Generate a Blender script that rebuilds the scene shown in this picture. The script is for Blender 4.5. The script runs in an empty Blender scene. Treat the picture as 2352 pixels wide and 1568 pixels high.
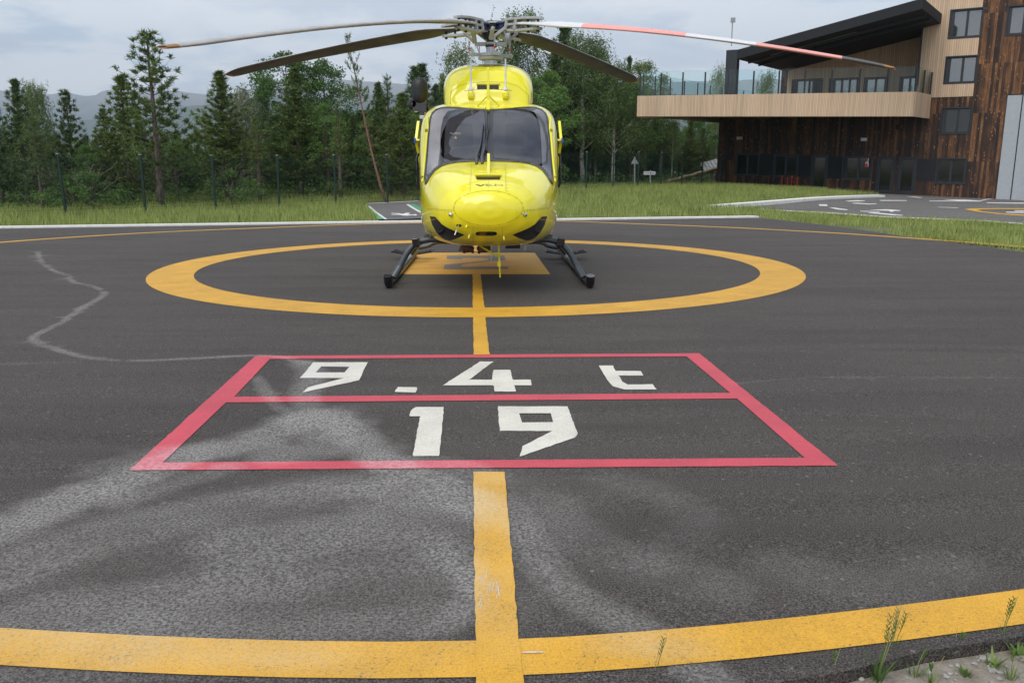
import bpy, bmesh, math, random
import numpy as np
from math import sin, cos, pi, radians, atan, sqrt, floor
from mathutils import Vector, Matrix, geometry
from mathutils.bvhtree import BVHTree
random.seed(7); rng = np.random.default_rng(7)
SC = bpy.context.scene
COL = SC.collection
# ------------------------------------------------------------ camera
FPX, CX, CY, CAMH, SLOPE = 1980.0, 1176.0, 784.0, 1.55, 0.0146
TH = atan((784 - 354) / FPX)
cam = bpy.data.objects.new('camera', bpy.data.cameras.new('camera'))
COL.objects.link(cam); SC.camera = cam
cam.location = (0, 0, CAMH); cam.rotation_euler = (pi / 2 - TH, 0, 0)
cam.data.sensor_width = 36; cam.data.lens = FPX / 2352 * 36
cam.data.clip_end = 20000; cam.data.clip_start = 0.05
# ------------------------------------------------------------ world and sun
SUN_EL, SUN_AZ = 52, 215          # degrees; azimuth measured clockwise from +Y
W = bpy.data.worlds.new('World'); SC.world = W; W.use_nodes = True
wn, wl = W.node_tree.nodes, W.node_tree.links
wn.clear()
wo = wn.new('ShaderNodeOutputWorld'); bg = wn.new('ShaderNodeBackground')
sky = wn.new('ShaderNodeTexSky'); sky.sky_type = 'NISHITA'; sky.sun_disc = False
sky.sun_elevation = radians(SUN_EL); sky.sun_rotation = radians(SUN_AZ); sky.altitude = 1300
tc = wn.new('ShaderNodeTexCoord'); sep = wn.new('ShaderNodeSeparateXYZ')
wl.new(tc.outputs['Generated'], sep.inputs[0])
def wmath(op, a, b=None, c=None):
    n = wn.new('ShaderNodeMath'); n.operation = op
    for i, v in enumerate((a, b, c)):
        if v is None: continue
        if isinstance(v, (int, float)): n.inputs[i].default_value = v
        else: wl.new(v, n.inputs[i])
    return n.outputs[0]
zz = wmath('MAXIMUM', sep.outputs[2], 0.0)
den = wmath('ADD', zz, 0.16)
cx_ = wmath('DIVIDE', sep.outputs[0], den); cy_ = wmath('DIVIDE', sep.outputs[1], den)
comb = wn.new('ShaderNodeCombineXYZ'); wl.new(cx_, comb.inputs[0]); wl.new(cy_, comb.inputs[1])
def wnoise(scale, detail, rough, off, dist=0.0):
    m = wn.new('ShaderNodeMapping'); m.inputs['Location'].default_value = off
    n = wn.new('ShaderNodeTexNoise'); n.inputs['Scale'].default_value = scale
    n.inputs['Detail'].default_value = detail; n.inputs['Roughness'].default_value = rough
    n.inputs['Distortion'].default_value = dist
    wl.new(comb.outputs[0], m.inputs[0]); wl.new(m.outputs[0], n.inputs['Vector']); return n.outputs['Fac']
def wramp(fac, stops):
    r = wn.new('ShaderNodeValToRGB'); wl.new(fac, r.inputs[0])
    e = r.color_ramp.elements
    while len(e) < len(stops): e.new(0.5)
    for i, (p, c) in enumerate(stops): e[i].position = p; e[i].color = (c[0], c[1], c[2], 1)
    return r.outputs[0]
def wmix(f, a, b):
    n = wn.new('ShaderNodeMix'); n.data_type = 'RGBA'
    wl.new(f, n.inputs[0])
    for k, v in ((6, a), (7, b)):
        if isinstance(v, tuple): n.inputs[k].default_value = v
        else: wl.new(v, n.inputs[k])
    return n.outputs[2]
cover = wramp(wnoise(0.55, 8, 0.6, (3.1, 1.7, 0), 0.3), [(0.38, (0, 0, 0)), (0.50, (1, 1, 1))])
shade = wramp(wnoise(0.8, 9, 0.58, (7.4, 2.2, 4.0), 0.2), [(0.38, (4.0, 4.35, 5.1)), (0.50, (5.4, 5.7, 6.3)), (0.62, (7.5, 7.6, 7.8))])
# the clouds are whiter and thinner towards the horizon
hz = wramp(zz, [(0.0, (1, 1, 1)), (0.13, (0.9, 0.9, 0.9)), (0.22, (0, 0, 0))])
puff = wramp(wnoise(1.5, 10, 0.62, (1.2, 5.2, 0), 0.2), [(0.44, (0, 0, 0)), (0.54, (1, 1, 1))])
hzp = wn.new('ShaderNodeMix'); hzp.data_type = 'RGBA'; hzp.blend_type = 'MULTIPLY'; hzp.inputs[0].default_value = 1
wl.new(hz, hzp.inputs[6]); wl.new(puff, hzp.inputs[7])
base = wmix(cover, sky.outputs[0], shade)
haz = wmix(hz, base, (5.6, 6.2, 7.2, 1))
hmix = wn.new('ShaderNodeMix'); hmix.data_type = 'RGBA'; hmix.inputs[0].default_value = 0.35
wl.new(base, hmix.inputs[6]); wl.new(haz, hmix.inputs[7])
fin = wmix(hzp.outputs[2], hmix.outputs[2], (7.9, 7.9, 8.0, 1))
wl.new(fin, bg.inputs[0]); bg.inputs[1].default_value = 0.14
wl.new(bg.outputs[0], wo.inputs[0])
sl = bpy.data.lights.new('sun', 'SUN'); sl.energy = 2.0; sl.angle = radians(50); sl.color = (1.0, 0.94, 0.85)
sun = bpy.data.objects.new('sun', sl); COL.objects.link(sun)
az = radians(SUN_AZ); el = radians(SUN_EL)
sdir = Vector((sin(az) * cos(el), cos(az) * cos(el), sin(el)))
sun.rotation_euler = sdir.to_track_quat('Z', 'Y').to_euler(); sun.location = (0, 0, 30)
SC.view_settings.view_transform = 'Standard'; SC.view_settings.look = 'None'
SC.view_settings.exposure = 0.45; SC.view_settings.gamma = 1
# ------------------------------------------------------------ measuring
CT, ST = cos(TH), sin(TH)
def ray(px, py):
    a = (px - CX) / FPX; b = -(py - CY) / FPX
    return Vector((a, CT + b * ST, -ST + b * CT))
def sstep(t): t = max(0.0, min(1.0, t)); return t * t * (3 - 2 * t)
def gz(x, y):
    z = -SLOPE * y
    b = max(-0.3, min(0.42, 0.37 - (x - 13.8) / 13.4 * 0.57))
    z += sstep((y - 30) / 20) * b
    return z
def G(px, py):                     # a pixel's point on the ground
    r = ray(px, py); lo, hi = 0.5, 400.0
    for _ in range(48):
        m = (lo + hi) / 2; p = r * m
        if p.z + CAMH > gz(p.x, p.y): lo = m
        else: hi = m
    p = r * lo
    return Vector((p.x, p.y, p.z + CAMH))
def at(px, py, Y):                 # a pixel's point on the upright plane at depth Y
    r = ray(px, py); return r * (Y / r.y) + Vector((0, 0, CAMH))
def ZW(x, y): return (941.7 + .13672 * x, 229.7 + .13672 * y)
def ZN(x, y): return (918.7 + .1709 * x, 367.5 + .1709 * y)
def ZA(x, y): return (861.3 + .21972 * x, 28.7 + .21972 * y)
def ZB(x, y): return (861.3 + .21972 * x, 344.5 + .21972 * y)
def ZT(x, y): return (976.2 + .13428 * x, 28.7 + .13428 * y)
def ZC(x, y): return (1435.5 + .38965 * x, .38965 * y)
# ------------------------------------------------------------ materials
def mat(name):
    m = bpy.data.materials.new(name); m.use_nodes = True
    nt = m.node_tree; return m, nt, nt.nodes['Principled BSDF']
class NT:
    def __init__(s, nt): s.n, s.l = nt.nodes, nt.links
    def new(s, t, **k):
        n = s.n.new('ShaderNode' + t)
        for a, b in k.items(): setattr(n, a, b)
        return n
    def put(s, sock, v):
        if isinstance(v, (int, float)): sock.default_value = v
        elif isinstance(v, tuple): sock.default_value = v if len(v) != 3 or sock.type == 'VECTOR' else (*v, 1)
        else: s.l.new(v, sock)
    def math(s, op, a, b=0, c=None, clamp=False):
        n = s.new('Math', operation=op, use_clamp=clamp); s.put(n.inputs[0], a); s.put(n.inputs[1], b)
        if c is not None: s.put(n.inputs[2], c)
        return n.outputs[0]
    def mix(s, f, a, b, bt='MIX'):
        n = s.new('Mix', data_type='RGBA', blend_type=bt); s.put(n.inputs[0], f); s.put(n.inputs[6], a); s.put(n.inputs[7], b); return n.outputs[2]
    def coord(s, kind='Object'):
        if kind == 'World': return s.new('NewGeometry').outputs['Position']
        return s.new('TexCoord').outputs[kind]
    def noise(s, v, scale, detail=4, rough=0.55, dist=0.0):
        n = s.new('TexNoise'); s.put(n.inputs['Vector'], v); s.put(n.inputs['Scale'], scale)
        n.inputs['Detail'].default_value = detail; n.inputs['Roughness'].default_value = rough; n.inputs['Distortion'].default_value = dist
        return n.outputs['Fac']
    def scale(s, v, sc):
        n = s.new('Mapping'); s.put(n.inputs[0], v); n.inputs['Scale'].default_value = sc; return n.outputs[0]
    def ramp(s, f, stops):
        r = s.new('ValToRGB'); s.put(r.inputs[0], f); e = r.color_ramp.elements
        while len(e) < len(stops): e.new(0.5)
        for i, (p, c) in enumerate(stops):
            if isinstance(c, (int, float)): c = (c, c, c)
            e[i].position = p; e[i].color = (*c, 1)
        return r.outputs[0]
    def bump(s, h, st, dist=0.01):
        n = s.new('Bump'); n.inputs['Strength'].default_value = st; n.inputs['Distance'].default_value = dist; s.put(n.inputs['Height'], h); return n.outputs[0]
def simple(name, col, rough=0.5, metal=0.0, coat=0.0, var=0.15, vs=6.0, bump=0.0, spec=0.5):
    m, nt, p = mat(name); k = NT(nt); v = k.coord()
    f = k.noise(v, vs, 5); g = k.noise(v, vs * 9, 3)
    d = tuple(c * (1 - var) for c in col); l = tuple(min(1, c * (1 + var)) for c in col)
    k.put(p.inputs['Base Color'], k.ramp(f, [(0.3, d), (0.7, l)]))
    k.put(p.inputs['Roughness'], k.ramp(g, [(0.3, max(0, rough - .05)), (0.7, min(1, rough + .07))]))
    p.inputs['Metallic'].default_value = metal; p.inputs['Coat Weight'].default_value = coat; p.inputs['Coat Roughness'].default_value = 0.04
    p.inputs['Specular IOR Level'].default_value = spec
    if bump: k.put(p.inputs['Normal'], k.bump(g, bump))
    return m
def asphalt_mat(name, base=(0.048, 0.041, 0.036), dusty=(0.36, 0.345, 0.32)):
    m, nt, p = mat(name); k = NT(nt); v = k.coord('World')
    big = k.noise(v, 0.35, 6, 0.6); mid = k.noise(v, 2.2, 5); fine = k.noise(v, 135, 3, 0.75); grit = k.noise(v, 210, 2, 0.8)
    sweep = k.noise(k.scale(v, (0.25, 1.6, 1)), 1.0, 5, 0.55, 0.6)
    lo = tuple(c * .72 for c in base); hi = tuple(c * 1.3 for c in base)
    c = k.ramp(big, [(0.3, lo), (0.7, hi)])
    c = k.mix(0.5, c, k.ramp(sweep, [(0.35, tuple(x * 1.5 for x in base)), (0.6, tuple(x * 2.2 for x in base)), (0.8, tuple(x * .8 for x in base))]), 'MIX')
    c = k.mix(0.95, c, k.ramp(fine, [(0.38, 0.2), (0.50, 0.9), (0.62, 2.3)]), 'MULTIPLY')
    vor = k.new('TexVoronoi'); k.put(vor.inputs['Vector'], v); vor.inputs['Scale'].default_value = 70
    c = k.mix(k.ramp(vor.outputs['Color'], [(0.90, 0.0), (0.97, 0.6)]), c, (0.26, 0.25, 0.24))
    at_ = k.new('Attribute', attribute_name='stain').outputs['Fac']
    rough_ = k.math('SUBTRACT', k.math('ADD', k.math('MULTIPLY', mid, 0.65), k.math('MULTIPLY', k.noise(v, 13, 7, 0.75), 0.35)), 0.5)
    s = k.math('ADD', at_, k.math('MULTIPLY', rough_, k.math('MULTIPLY', k.math('SQRT', at_), 1.7)), clamp=True)
    s = k.math('MULTIPLY', s, k.ramp(k.noise(v, 75, 3, 0.75), [(0.40, 0.12), (0.52, 0.75), (0.66, 1.5)]), clamp=True)
    c = k.mix(s, c, dusty)
    k.put(p.inputs['Base Color'], c)
    p.inputs['Roughness'].default_value = 0.82; p.inputs['Specular IOR Level'].default_value = 0.35
    k.put(p.inputs['Normal'], k.bump(k.math('ADD', fine, k.math('MULTIPLY', vor.outputs['Distance'], 0.6)), 0.8, 0.010))
    return m
def paint_mat(name, col, wear=0.12, dusty=(0.42, 0.36, 0.33), rust=False):
    m, nt, p = mat(name); k = NT(nt); v = k.coord('World')
    fine = k.noise(v, 80, 3, 0.7); mid = k.noise(v, 3.0, 6, 0.6)
    c = k.ramp(mid, [(0.3, tuple(x * .86 for x in col)), (0.7, tuple(min(1, x * 1.1) for x in col))])
    holes = k.ramp(k.math('ADD', fine, k.math('MULTIPLY', mid, 0.25)), [(0.40 + wear * .5, 1.0), (0.44 + wear * .5, 0.0)])
    c = k.mix(k.math('MULTIPLY', holes, 0.75), c, (0.09, 0.08, 0.07))
    c = k.mix(0.55, c, k.ramp(k.noise(v, 130, 3, 0.8), [(0.34, 0.45), (0.5, 1.0), (0.66, 1.25)]), 'MULTIPLY')
    at_ = k.new('Attribute', attribute_name='stain').outputs['Fac']
    rough_ = k.math('SUBTRACT', k.noise(v, 3.5, 7, 0.7), 0.5)
    s = k.math('ADD', at_, k.math('MULTIPLY', rough_, k.math('MULTIPLY', k.math('SQRT', at_), 1.4)), clamp=True)
    s = k.math('MULTIPLY', s, k.ramp(k.noise(v, 60, 3, 0.7), [(0.36, 0.3), (0.62, 1.3)]), clamp=True)
    c = k.mix(s, c, dusty)
    if rust:
        c = k.mix(k.ramp(k.noise(v, 2.3, 3), [(0.66, 0.0), (0.74, 0.45)]), c, (0.55, 0.25, 0.06))
    k.put(p.inputs['Base Color'], c); p.inputs['Roughness'].default_value = 0.6
    k.put(p.inputs['Normal'], k.bump(fine, 0.4, 0.004))
    return m
def leaf_mat(name, dark, light, trans=0.3, rough=0.6):
    m, nt, p = mat(name); k = NT(nt)
    isl = k.new('NewGeometry').outputs['Random Per Island']
    ob = k.new('ObjectInfo').outputs['Random']
    c = k.ramp(isl, [(0.0, dark), (1.0, light)])
    c = k.mix(1.0, c, k.ramp(k.noise(k.coord(), 0.9, 3), [(0.3, 0.72), (0.7, 1.25)]), 'MULTIPLY')
    c = k.mix(1.0, c, k.ramp(ob, [(0.0, (0.8, 0.85, 0.9)), (1.0, (1.2, 1.12, 1.0))]), 'MULTIPLY')
    k.put(p.inputs['Base Color'], c); p.inputs['Roughness'].default_value = rough; p.inputs['Specular IOR Level'].default_value = 0.3
    tr = k.new('BsdfTranslucent'); k.put(tr.inputs[0], c)
    mx = k.new('MixShader'); mx.inputs[0].default_value = trans
    k.l.new(p.outputs[0], mx.inputs[1]); k.l.new(tr.outputs[0], mx.inputs[2])
    k.l.new(mx.outputs[0], k.n['Material Output'].inputs[0])
    return m
def bark_mat(name, a, b, sc=(8, 8, 1.5)):
    m, nt, p = mat(name); k = NT(nt); v = k.scale(k.coord(), sc)
    f = k.noise(v, 3, 6, 0.65); k.put(p.inputs['Base Color'], k.ramp(f, [(0.35, a), (0.65, b)])); p.inputs['Roughness'].default_value = 0.9
    k.put(p.inputs['Normal'], k.bump(f, 0.8, 0.02)); return m
M = {}
M['asphalt'] = asphalt_mat('asphalt')
M['asphalt_far'] = asphalt_mat('asphalt_far', (0.088, 0.082, 0.076))
M['yellow_line'] = paint_mat('yellow_line', (0.66, 0.345, 0.022), 0.12, (0.62, 0.46, 0.24))
M['red_line'] = paint_mat('red_line', (0.56, 0.060, 0.085), 0.06, (0.62, 0.30, 0.32))
M['white_line'] = paint_mat('white_line', (0.66, 0.63, 0.54), 0.06, (0.6, 0.58, 0.54), rust=True)
M['white_far'] = paint_mat('white_far', (0.72, 0.71, 0.67), 0.06)
M['green_line'] = paint_mat('green_line', (0.06, 0.32, 0.14), 0.05)
M['grey_line'] = paint_mat('grey_line', (0.20, 0.17, 0.16), 0.05)
M['kerb'] = simple('kerb', (0.74, 0.72, 0.68), 0.85, var=0.1, bump=0.3)
M['heli_yellow'] = None
m, nt, p = mat('heli_yellow'); k = NT(nt)
p.inputs['Roughness'].default_value = 0.28; p.inputs['Coat Weight'].default_value = 1.0; p.inputs['Coat Roughness'].default_value = 0.02
dirt = k.noise(k.coord(), 3.0, 6, 0.6)
k.put(p.inputs['Base Color'], k.ramp(dirt, [(0.25, (0.80, 0.72, 0.010)), (0.7, (0.88, 0.80, 0.014))]))
k.put(p.inputs['Coat Normal'], k.bump(k.noise(k.coord(), 1.6, 2), 0.12, 0.02))
M['heli_yellow'] = m
M['seam'] = simple('seam', (0.30, 0.27, 0.025), 0.5)
M['black_matt'] = simple('black_matt', (0.012, 0.012, 0.013), 0.6)
M['frame_grey'] = simple('frame_grey', (0.035, 0.036, 0.040), 0.35, coat=0.3)
M['gloss_black'] = simple('gloss_black', (0.010, 0.010, 0.012), 0.12, coat=0.6)
M['skid'] = simple('skid', (0.045, 0.055, 0.062), 0.38, coat=0.4)
M['hub_grey'] = simple('hub_grey', (0.36, 0.37, 0.36), 0.5, metal=0.0, var=0.1, vs=20)
M['steel'] = simple('steel', (0.45, 0.45, 0.45), 0.3, metal=0.9)
M['hub_blue'] = simple('hub_blue', (0.012, 0.02, 0.075), 0.35)
M['hub_dark'] = simple('hub_dark', (0.011, 0.011, 0.013), 0.5)
M['blade_white'] = simple('blade_white', (0.64, 0.645, 0.66), 0.4, coat=0.3, var=0.04)
M['blade_grey'] = simple('blade_grey', (0.40, 0.385, 0.37), 0.5, var=0.15)
M['blade_red'] = simple('blade_red', (0.76, 0.34, 0.30), 0.45, var=0.06)
M['blade_under'] = simple('blade_under', (0.088, 0.088, 0.086), 0.5, var=0.25, vs=3)
M['blade_tip'] = simple('blade_tip', (0.30, 0.15, 0.04), 0.5)
M['silver'] = simple('silver', (0.55, 0.57, 0.60), 0.12, metal=0.9, var=0.05)
M['white_plastic'] = simple('white_plastic', (0.6, 0.61, 0.61), 0.4)
M['lens_glass'] = simple('lens_glass', (0.5, 0.5, 0.52), 0.1, metal=0.6)
M['red_plastic'] = simple('red_plastic', (0.5, 0.03, 0.02), 0.4)
M['blue_plastic'] = simple('blue_plastic', (0.03, 0.12, 0.5), 0.3)
M['cabin'] = simple('cabin', (0.12, 0.12, 0.14), 0.8, var=0.25, vs=2)
M['cabin_daylight'] = simple('cabin_daylight', (0.62, 0.60, 0.60), 0.85, var=0.15, vs=3)  # pale tone stands in for daylight showing through the cabin sides
M['dash'] = simple('dash', (0.085, 0.085, 0.095), 0.8, var=0.2, vs=2)
M['logo_dark'] = simple('logo_dark', (0.10, 0.10, 0.05), 0.5)
M['logo_pale'] = simple('logo_pale', (0.25, 0.26, 0.28), 0.5)
M['amber'] = simple('amber', (0.35, 0.22, 0.08), 0.5)
# tinted glazing
m, nt, p = mat('glazing'); k = NT(nt)
tr = k.new('BsdfTransparent'); tr.inputs[0].default_value = (0.80, 0.81, 0.84, 1)
gl = k.new('BsdfGlossy'); gl.inputs['Roughness'].default_value = 0.02
fr = k.new('Fresnel'); fr.inputs[0].default_value = 2.0
mx = k.new('MixShader'); k.l.new(fr.outputs[0], mx.inputs[0]); k.l.new(tr.outputs[0], mx.inputs[1]); k.l.new(gl.outputs[0], mx.inputs[2])
k.put(gl.inputs['Normal'], k.bump(k.noise(k.coord(), 1.3, 3), 0.15, 0.03))
k.l.new(mx.outputs[0], k.n['Material Output'].inputs[0]); M['glazing'] = m
def glass_mat(name, tint, ior=1.5):
    m, nt, p = mat(name); k = NT(nt)
    tr = k.new('BsdfTransparent'); tr.inputs[0].default_value = (*tint, 1)
    gl = k.new('BsdfGlossy'); gl.inputs['Roughness'].default_value = 0.01
    fr = k.new('Fresnel'); fr.inputs[0].default_value = ior
    mx = k.new('MixShader'); k.l.new(fr.outputs[0], mx.inputs[0]); k.l.new(tr.outputs[0], mx.inputs[1]); k.l.new(gl.outputs[0], mx.inputs[2])
    k.l.new(mx.outputs[0], k.n['Material Output'].inputs[0]); return m
M['rail_glass'] = glass_mat('rail_glass', (0.80, 0.93, 0.92), 1.45)
M['pane'] = simple('pane', (0.02, 0.025, 0.03), 0.03, metal=0.0, spec=1.0); M['pane'].node_tree.nodes['Principled BSDF'].inputs['IOR'].default_value = 1.9
M['pane_dark'] = simple('pane_dark', (0.008, 0.009, 0.010), 0.06, spec=0.7)
M['anthracite'] = simple('anthracite', (0.018, 0.022, 0.028), 0.45)
M['roof_dark'] = simple('roof_dark', (0.007, 0.009, 0.013), 0.75)
M['door_grey'] = simple('door_grey', (0.36, 0.39, 0.42), 0.5, var=0.05)
M['fence_green'] = simple('fence_green', (0.003, 0.026, 0.019), 0.7)
M['galva'] = simple('galva', (0.30, 0.31, 0.32), 0.5, metal=0.3)
M['log'] = bark_mat('log', (0.22, 0.15, 0.09), (0.42, 0.31, 0.21))
M['stone'] = simple('stone', (0.28, 0.27, 0.25), 0.9, var=0.35, vs=3, bump=0.4)
M['needle'] = leaf_mat('needle', (0.045, 0.082, 0.018), (0.155, 0.215, 0.060), 0.15)
M['needle_blue'] = leaf_mat('needle_blue', (0.036, 0.072, 0.026), (0.12, 0.18, 0.062), 0.12)
M['needle_light'] = leaf_mat('needle_light', (0.07, 0.11, 0.03), (0.17, 0.22, 0.08), 0.2)
M['birch_leaf'] = leaf_mat('birch_leaf', (0.080, 0.130, 0.030), (0.200, 0.270, 0.085), 0.35)
M['birch_pale'] = leaf_mat('birch_pale', (0.09, 0.12, 0.06), (0.21, 0.25, 0.15), 0.35)
M['broad_leaf'] = leaf_mat('broad_leaf', (0.040, 0.095, 0.022), (0.110, 0.210, 0.050), 0.3)
M['bright_leaf'] = leaf_mat('bright_leaf', (0.085, 0.18, 0.035), (0.21, 0.34, 0.09), 0.35)
M['bark'] = bark_mat('bark', (0.06, 0.045, 0.035), (0.17, 0.13, 0.105))
M['bark_red'] = bark_mat('bark_red', (0.13, 0.065, 0.04), (0.30, 0.17, 0.12))
m, nt, p = mat('birch_bark'); k = NT(nt); v = k.scale(k.coord(), (2, 2, 9))
f = k.noise(v, 2.2, 5, 0.65); k.put(p.inputs['Base Color'], k.ramp(f, [(0.40, (0.03, 0.027, 0.022)), (0.47, (0.35, 0.33, 0.30)), (0.7, (0.60, 0.57, 0.52))])); p.inputs['Roughness'].default_value = 0.8
M['birch_bark'] = m
# charred boards, upright, in panels
m, nt, p = mat('charred_wood'); k = NT(nt); v = k.coord()
sp = k.new('SeparateXYZ'); k.l.new(v, sp.inputs[0])
bid = k.math('FLOOR', k.math('MULTIPLY', sp.outputs[0], 1 / .135)); row = k.math('FLOOR', k.math('MULTIPLY', k.math('ADD', sp.outputs[2], 0.55), 1 / 2.6))
wv = k.new('CombineXYZ'); k.l.new(bid, wv.inputs[0]); k.l.new(row, wv.inputs[1])
wnz = k.new('TexWhiteNoise'); k.l.new(wv.outputs[0], wnz.inputs['Vector'])
grain = k.noise(k.scale(v, (26, 26, 0.9)), 1, 6, 0.7, 0.4); blot = k.noise(k.scale(v, (2.2, 2.2, 0.75)), 1, 4, 0.6)
vor = k.new('TexVoronoi'); k.l.new(k.scale(v, (7.4, 7.4, 3.2)), vor.inputs['Vector']); vor.inputs['Scale'].default_value = 1.0; vor.inputs['Randomness'].default_value = 1.0
left_shade = k.ramp(k.math('ADD', k.math('MULTIPLY', sp.outputs[0], 0.05), 0.6), [(0.0, 0.0), (0.62, 0.03), (0.78, 0.11)])  # terrace shade painted into the boards: darker towards the left
fac = k.math('ADD', k.math('ADD', left_shade, k.math('MULTIPLY', grain, 0.85)), k.math('ADD', k.math('MULTIPLY', blot, 0.75), k.math('MULTIPLY', wnz.outputs['Value'], 0.42)))
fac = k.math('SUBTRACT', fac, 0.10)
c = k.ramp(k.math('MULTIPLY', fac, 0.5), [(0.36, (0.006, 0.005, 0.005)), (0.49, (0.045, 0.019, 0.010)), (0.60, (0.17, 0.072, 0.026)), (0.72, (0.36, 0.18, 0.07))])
c = k.mix(k.ramp(vor.outputs['Distance'], [(0.10, 0.75), (0.20, 0.0)]), c, (0.42, 0.22, 0.09))
gap = k.math('ABSOLUTE', k.math('SUBTRACT', k.math('FRACT', k.math('MULTIPLY', sp.outputs[0], 1 / .135)), 0.5))
c = k.mix(k.ramp(gap, [(0.46, 0.0), (0.485, 0.9)]), c, (0.004, 0.004, 0.004))
k.put(p.inputs['Base Color'], c); p.inputs['Roughness'].default_value = 0.75; k.put(p.inputs['Normal'], k.bump(grain, 0.5, 0.01)); M['charred'] = m
def pale_wood(name, col, w=0.11):
    m, nt, p = mat(name); k = NT(nt); v = k.coord(); sp = k.new('SeparateXYZ'); k.l.new(v, sp.inputs[0])
    u = k.math('ADD', sp.outputs[0], sp.outputs[1]); us = k.math('MULTIPLY', u, 1 / w); bid = k.math('FLOOR', us)
    wnz = k.new('TexWhiteNoise', noise_dimensions='1D'); k.l.new(bid, wnz.inputs['W'])
    blk = k.new('TexWhiteNoise', noise_dimensions='1D'); k.l.new(k.math('FLOOR', k.math('MULTIPLY', u, 1 / (w * 11))), blk.inputs['W'])
    f = k.math('ADD', k.math('MULTIPLY', wnz.outputs['Value'], 0.6), k.math('MULTIPLY', blk.outputs['Value'], 0.4))
    c = k.ramp(f, [(0, tuple(x * .82 for x in col)), (1, tuple(x * 1.15 for x in col))])
    c = k.mix(0.35, c, k.ramp(k.noise(k.scale(v, (20, 20, 1)), 1, 5), [(0.3, 0.6), (0.7, 1.2)]), 'MULTIPLY')
    gap = k.math('ABSOLUTE', k.math('SUBTRACT', k.math('FRACT', us), 0.5))
    c = k.mix(k.ramp(gap, [(0.40, 0.0), (0.46, 0.75)]), c, tuple(x * .25 for x in col))
    k.put(p.inputs['Base Color'], c); p.inputs['Roughness'].default_value = 0.7; return m
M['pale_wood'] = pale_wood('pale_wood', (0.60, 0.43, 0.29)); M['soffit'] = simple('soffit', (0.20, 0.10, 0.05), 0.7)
M['honey_wood'] = pale_wood('honey_wood', (0.68, 0.48, 0.31))
# ground cover: green turf with bare patches; dry gravelly earth beside the pad
m, nt, p = mat('ground'); k = NT(nt); v = k.coord('World')
sp = k.new('SeparateXYZ'); k.l.new(v, sp.inputs[0])
grass = k.ramp(k.noise(v, 1.2, 6, 0.65), [(0.3, (0.060, 0.085, 0.022)), (0.5, (0.11, 0.135, 0.04)), (0.75, (0.17, 0.17, 0.08))])
soil = k.ramp(k.noise(v, 14, 8, 0.7), [(0.3, (0.17, 0.14, 0.105)), (0.5, (0.30, 0.26, 0.205)), (0.72, (0.42, 0.385, 0.33))])
c = k.mix(k.ramp(sp.outputs[1], [(0.0, 1.0), (1.0, 1.0)]), grass, soil)
near = k.math('LESS_THAN', sp.outputs[1], 8.0)
c = k.mix(near, grass, soil)
k.put(p.inputs['Base Color'], c); p.inputs['Roughness'].default_value = 0.95
k.put(p.inputs['Normal'], k.bump(k.noise(v, 45, 6, 0.7), 0.9, 0.02)); M['ground'] = m
m, nt, p = mat('mountain'); k = NT(nt); v = k.coord('World')
f = k.noise(v, 0.004, 8, 0.65); sp = k.new('SeparateXYZ'); k.l.new(v, sp.inputs[0])
hgt = k.math('ADD', k.math('MULTIPLY', sp.outputs[2], 1 / 500), k.math('MULTIPLY', k.math('SUBTRACT', f, 0.5), 0.9))
c = k.ramp(hgt, [(0.15, (0.02, 0.04, 0.025)), (0.45, (0.035, 0.06, 0.035)), (0.62, (0.10, 0.095, 0.07)), (0.9, (0.19, 0.175, 0.15))])
k.put(p.inputs['Base Color'], c); p.inputs['Roughness'].default_value = 1.0; M['mountain'] = m
M['grass'] = leaf_mat('grass', (0.17, 0.24, 0.055), (0.48, 0.54, 0.20), 0.35)
M['weed'] = leaf_mat('weed', (0.07, 0.15, 0.03), (0.20, 0.30, 0.08), 0.3)
M['dry_stem'] = simple('dry_stem', (0.30, 0.27, 0.13), 0.7)
# ------------------------------------------------------------ object helpers
def link(o): COL.objects.link(o); return o
def tag(o, label=None, cat=None, group=None, kind=None):
    if label: o['label'] = label
    if cat: o['category'] = cat
    if group: o['group'] = group
    if kind: o['kind'] = kind
    return o
ROOTM = {}
def empty(name, loc, rz=0.0, label=None, cat=None, group=None):
    o = bpy.data.objects.new(name, None); o.location = loc; o.rotation_euler = (0, 0, rz); o.empty_display_size = 0.2
    link(o); tag(o, label, cat, group); ROOTM[o] = Matrix.LocRotScale(Vector(loc), Matrix.Rotation(rz, 3, 'Z'), None).inverted(); return o
def mk(name, verts, faces, mats, parent=None, fmat=None, smooth=False, origin=None):
    """one mesh object; vertices in world space, or relative to the parent's frame once parented"""
    me = bpy.data.meshes.new(name)
    V = [Vector(v) for v in verts]
    inv = None
    if parent is not None: inv = ROOTM[parent]
    elif origin is not None: inv = Matrix.Translation(-Vector(origin))
    if inv is not None: V = [inv @ v for v in V]
    me.from_pydata(V, [], faces)
    if not isinstance(mats, (list, tuple)): mats = [mats]
    for m_ in mats: me.materials.append(m_)
    if fmat: me.polygons.foreach_set('material_index', fmat)
    if smooth: me.shade_smooth()
    me.update()
    o = bpy.data.objects.new(name, me)
    if parent is not None: o.parent = parent; ROOTM[o] = inv
    elif origin is not None: o.location = origin; ROOTM[o] = inv
    else: ROOTM[o] = Matrix.Identity(4)
    return link(o)
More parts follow.
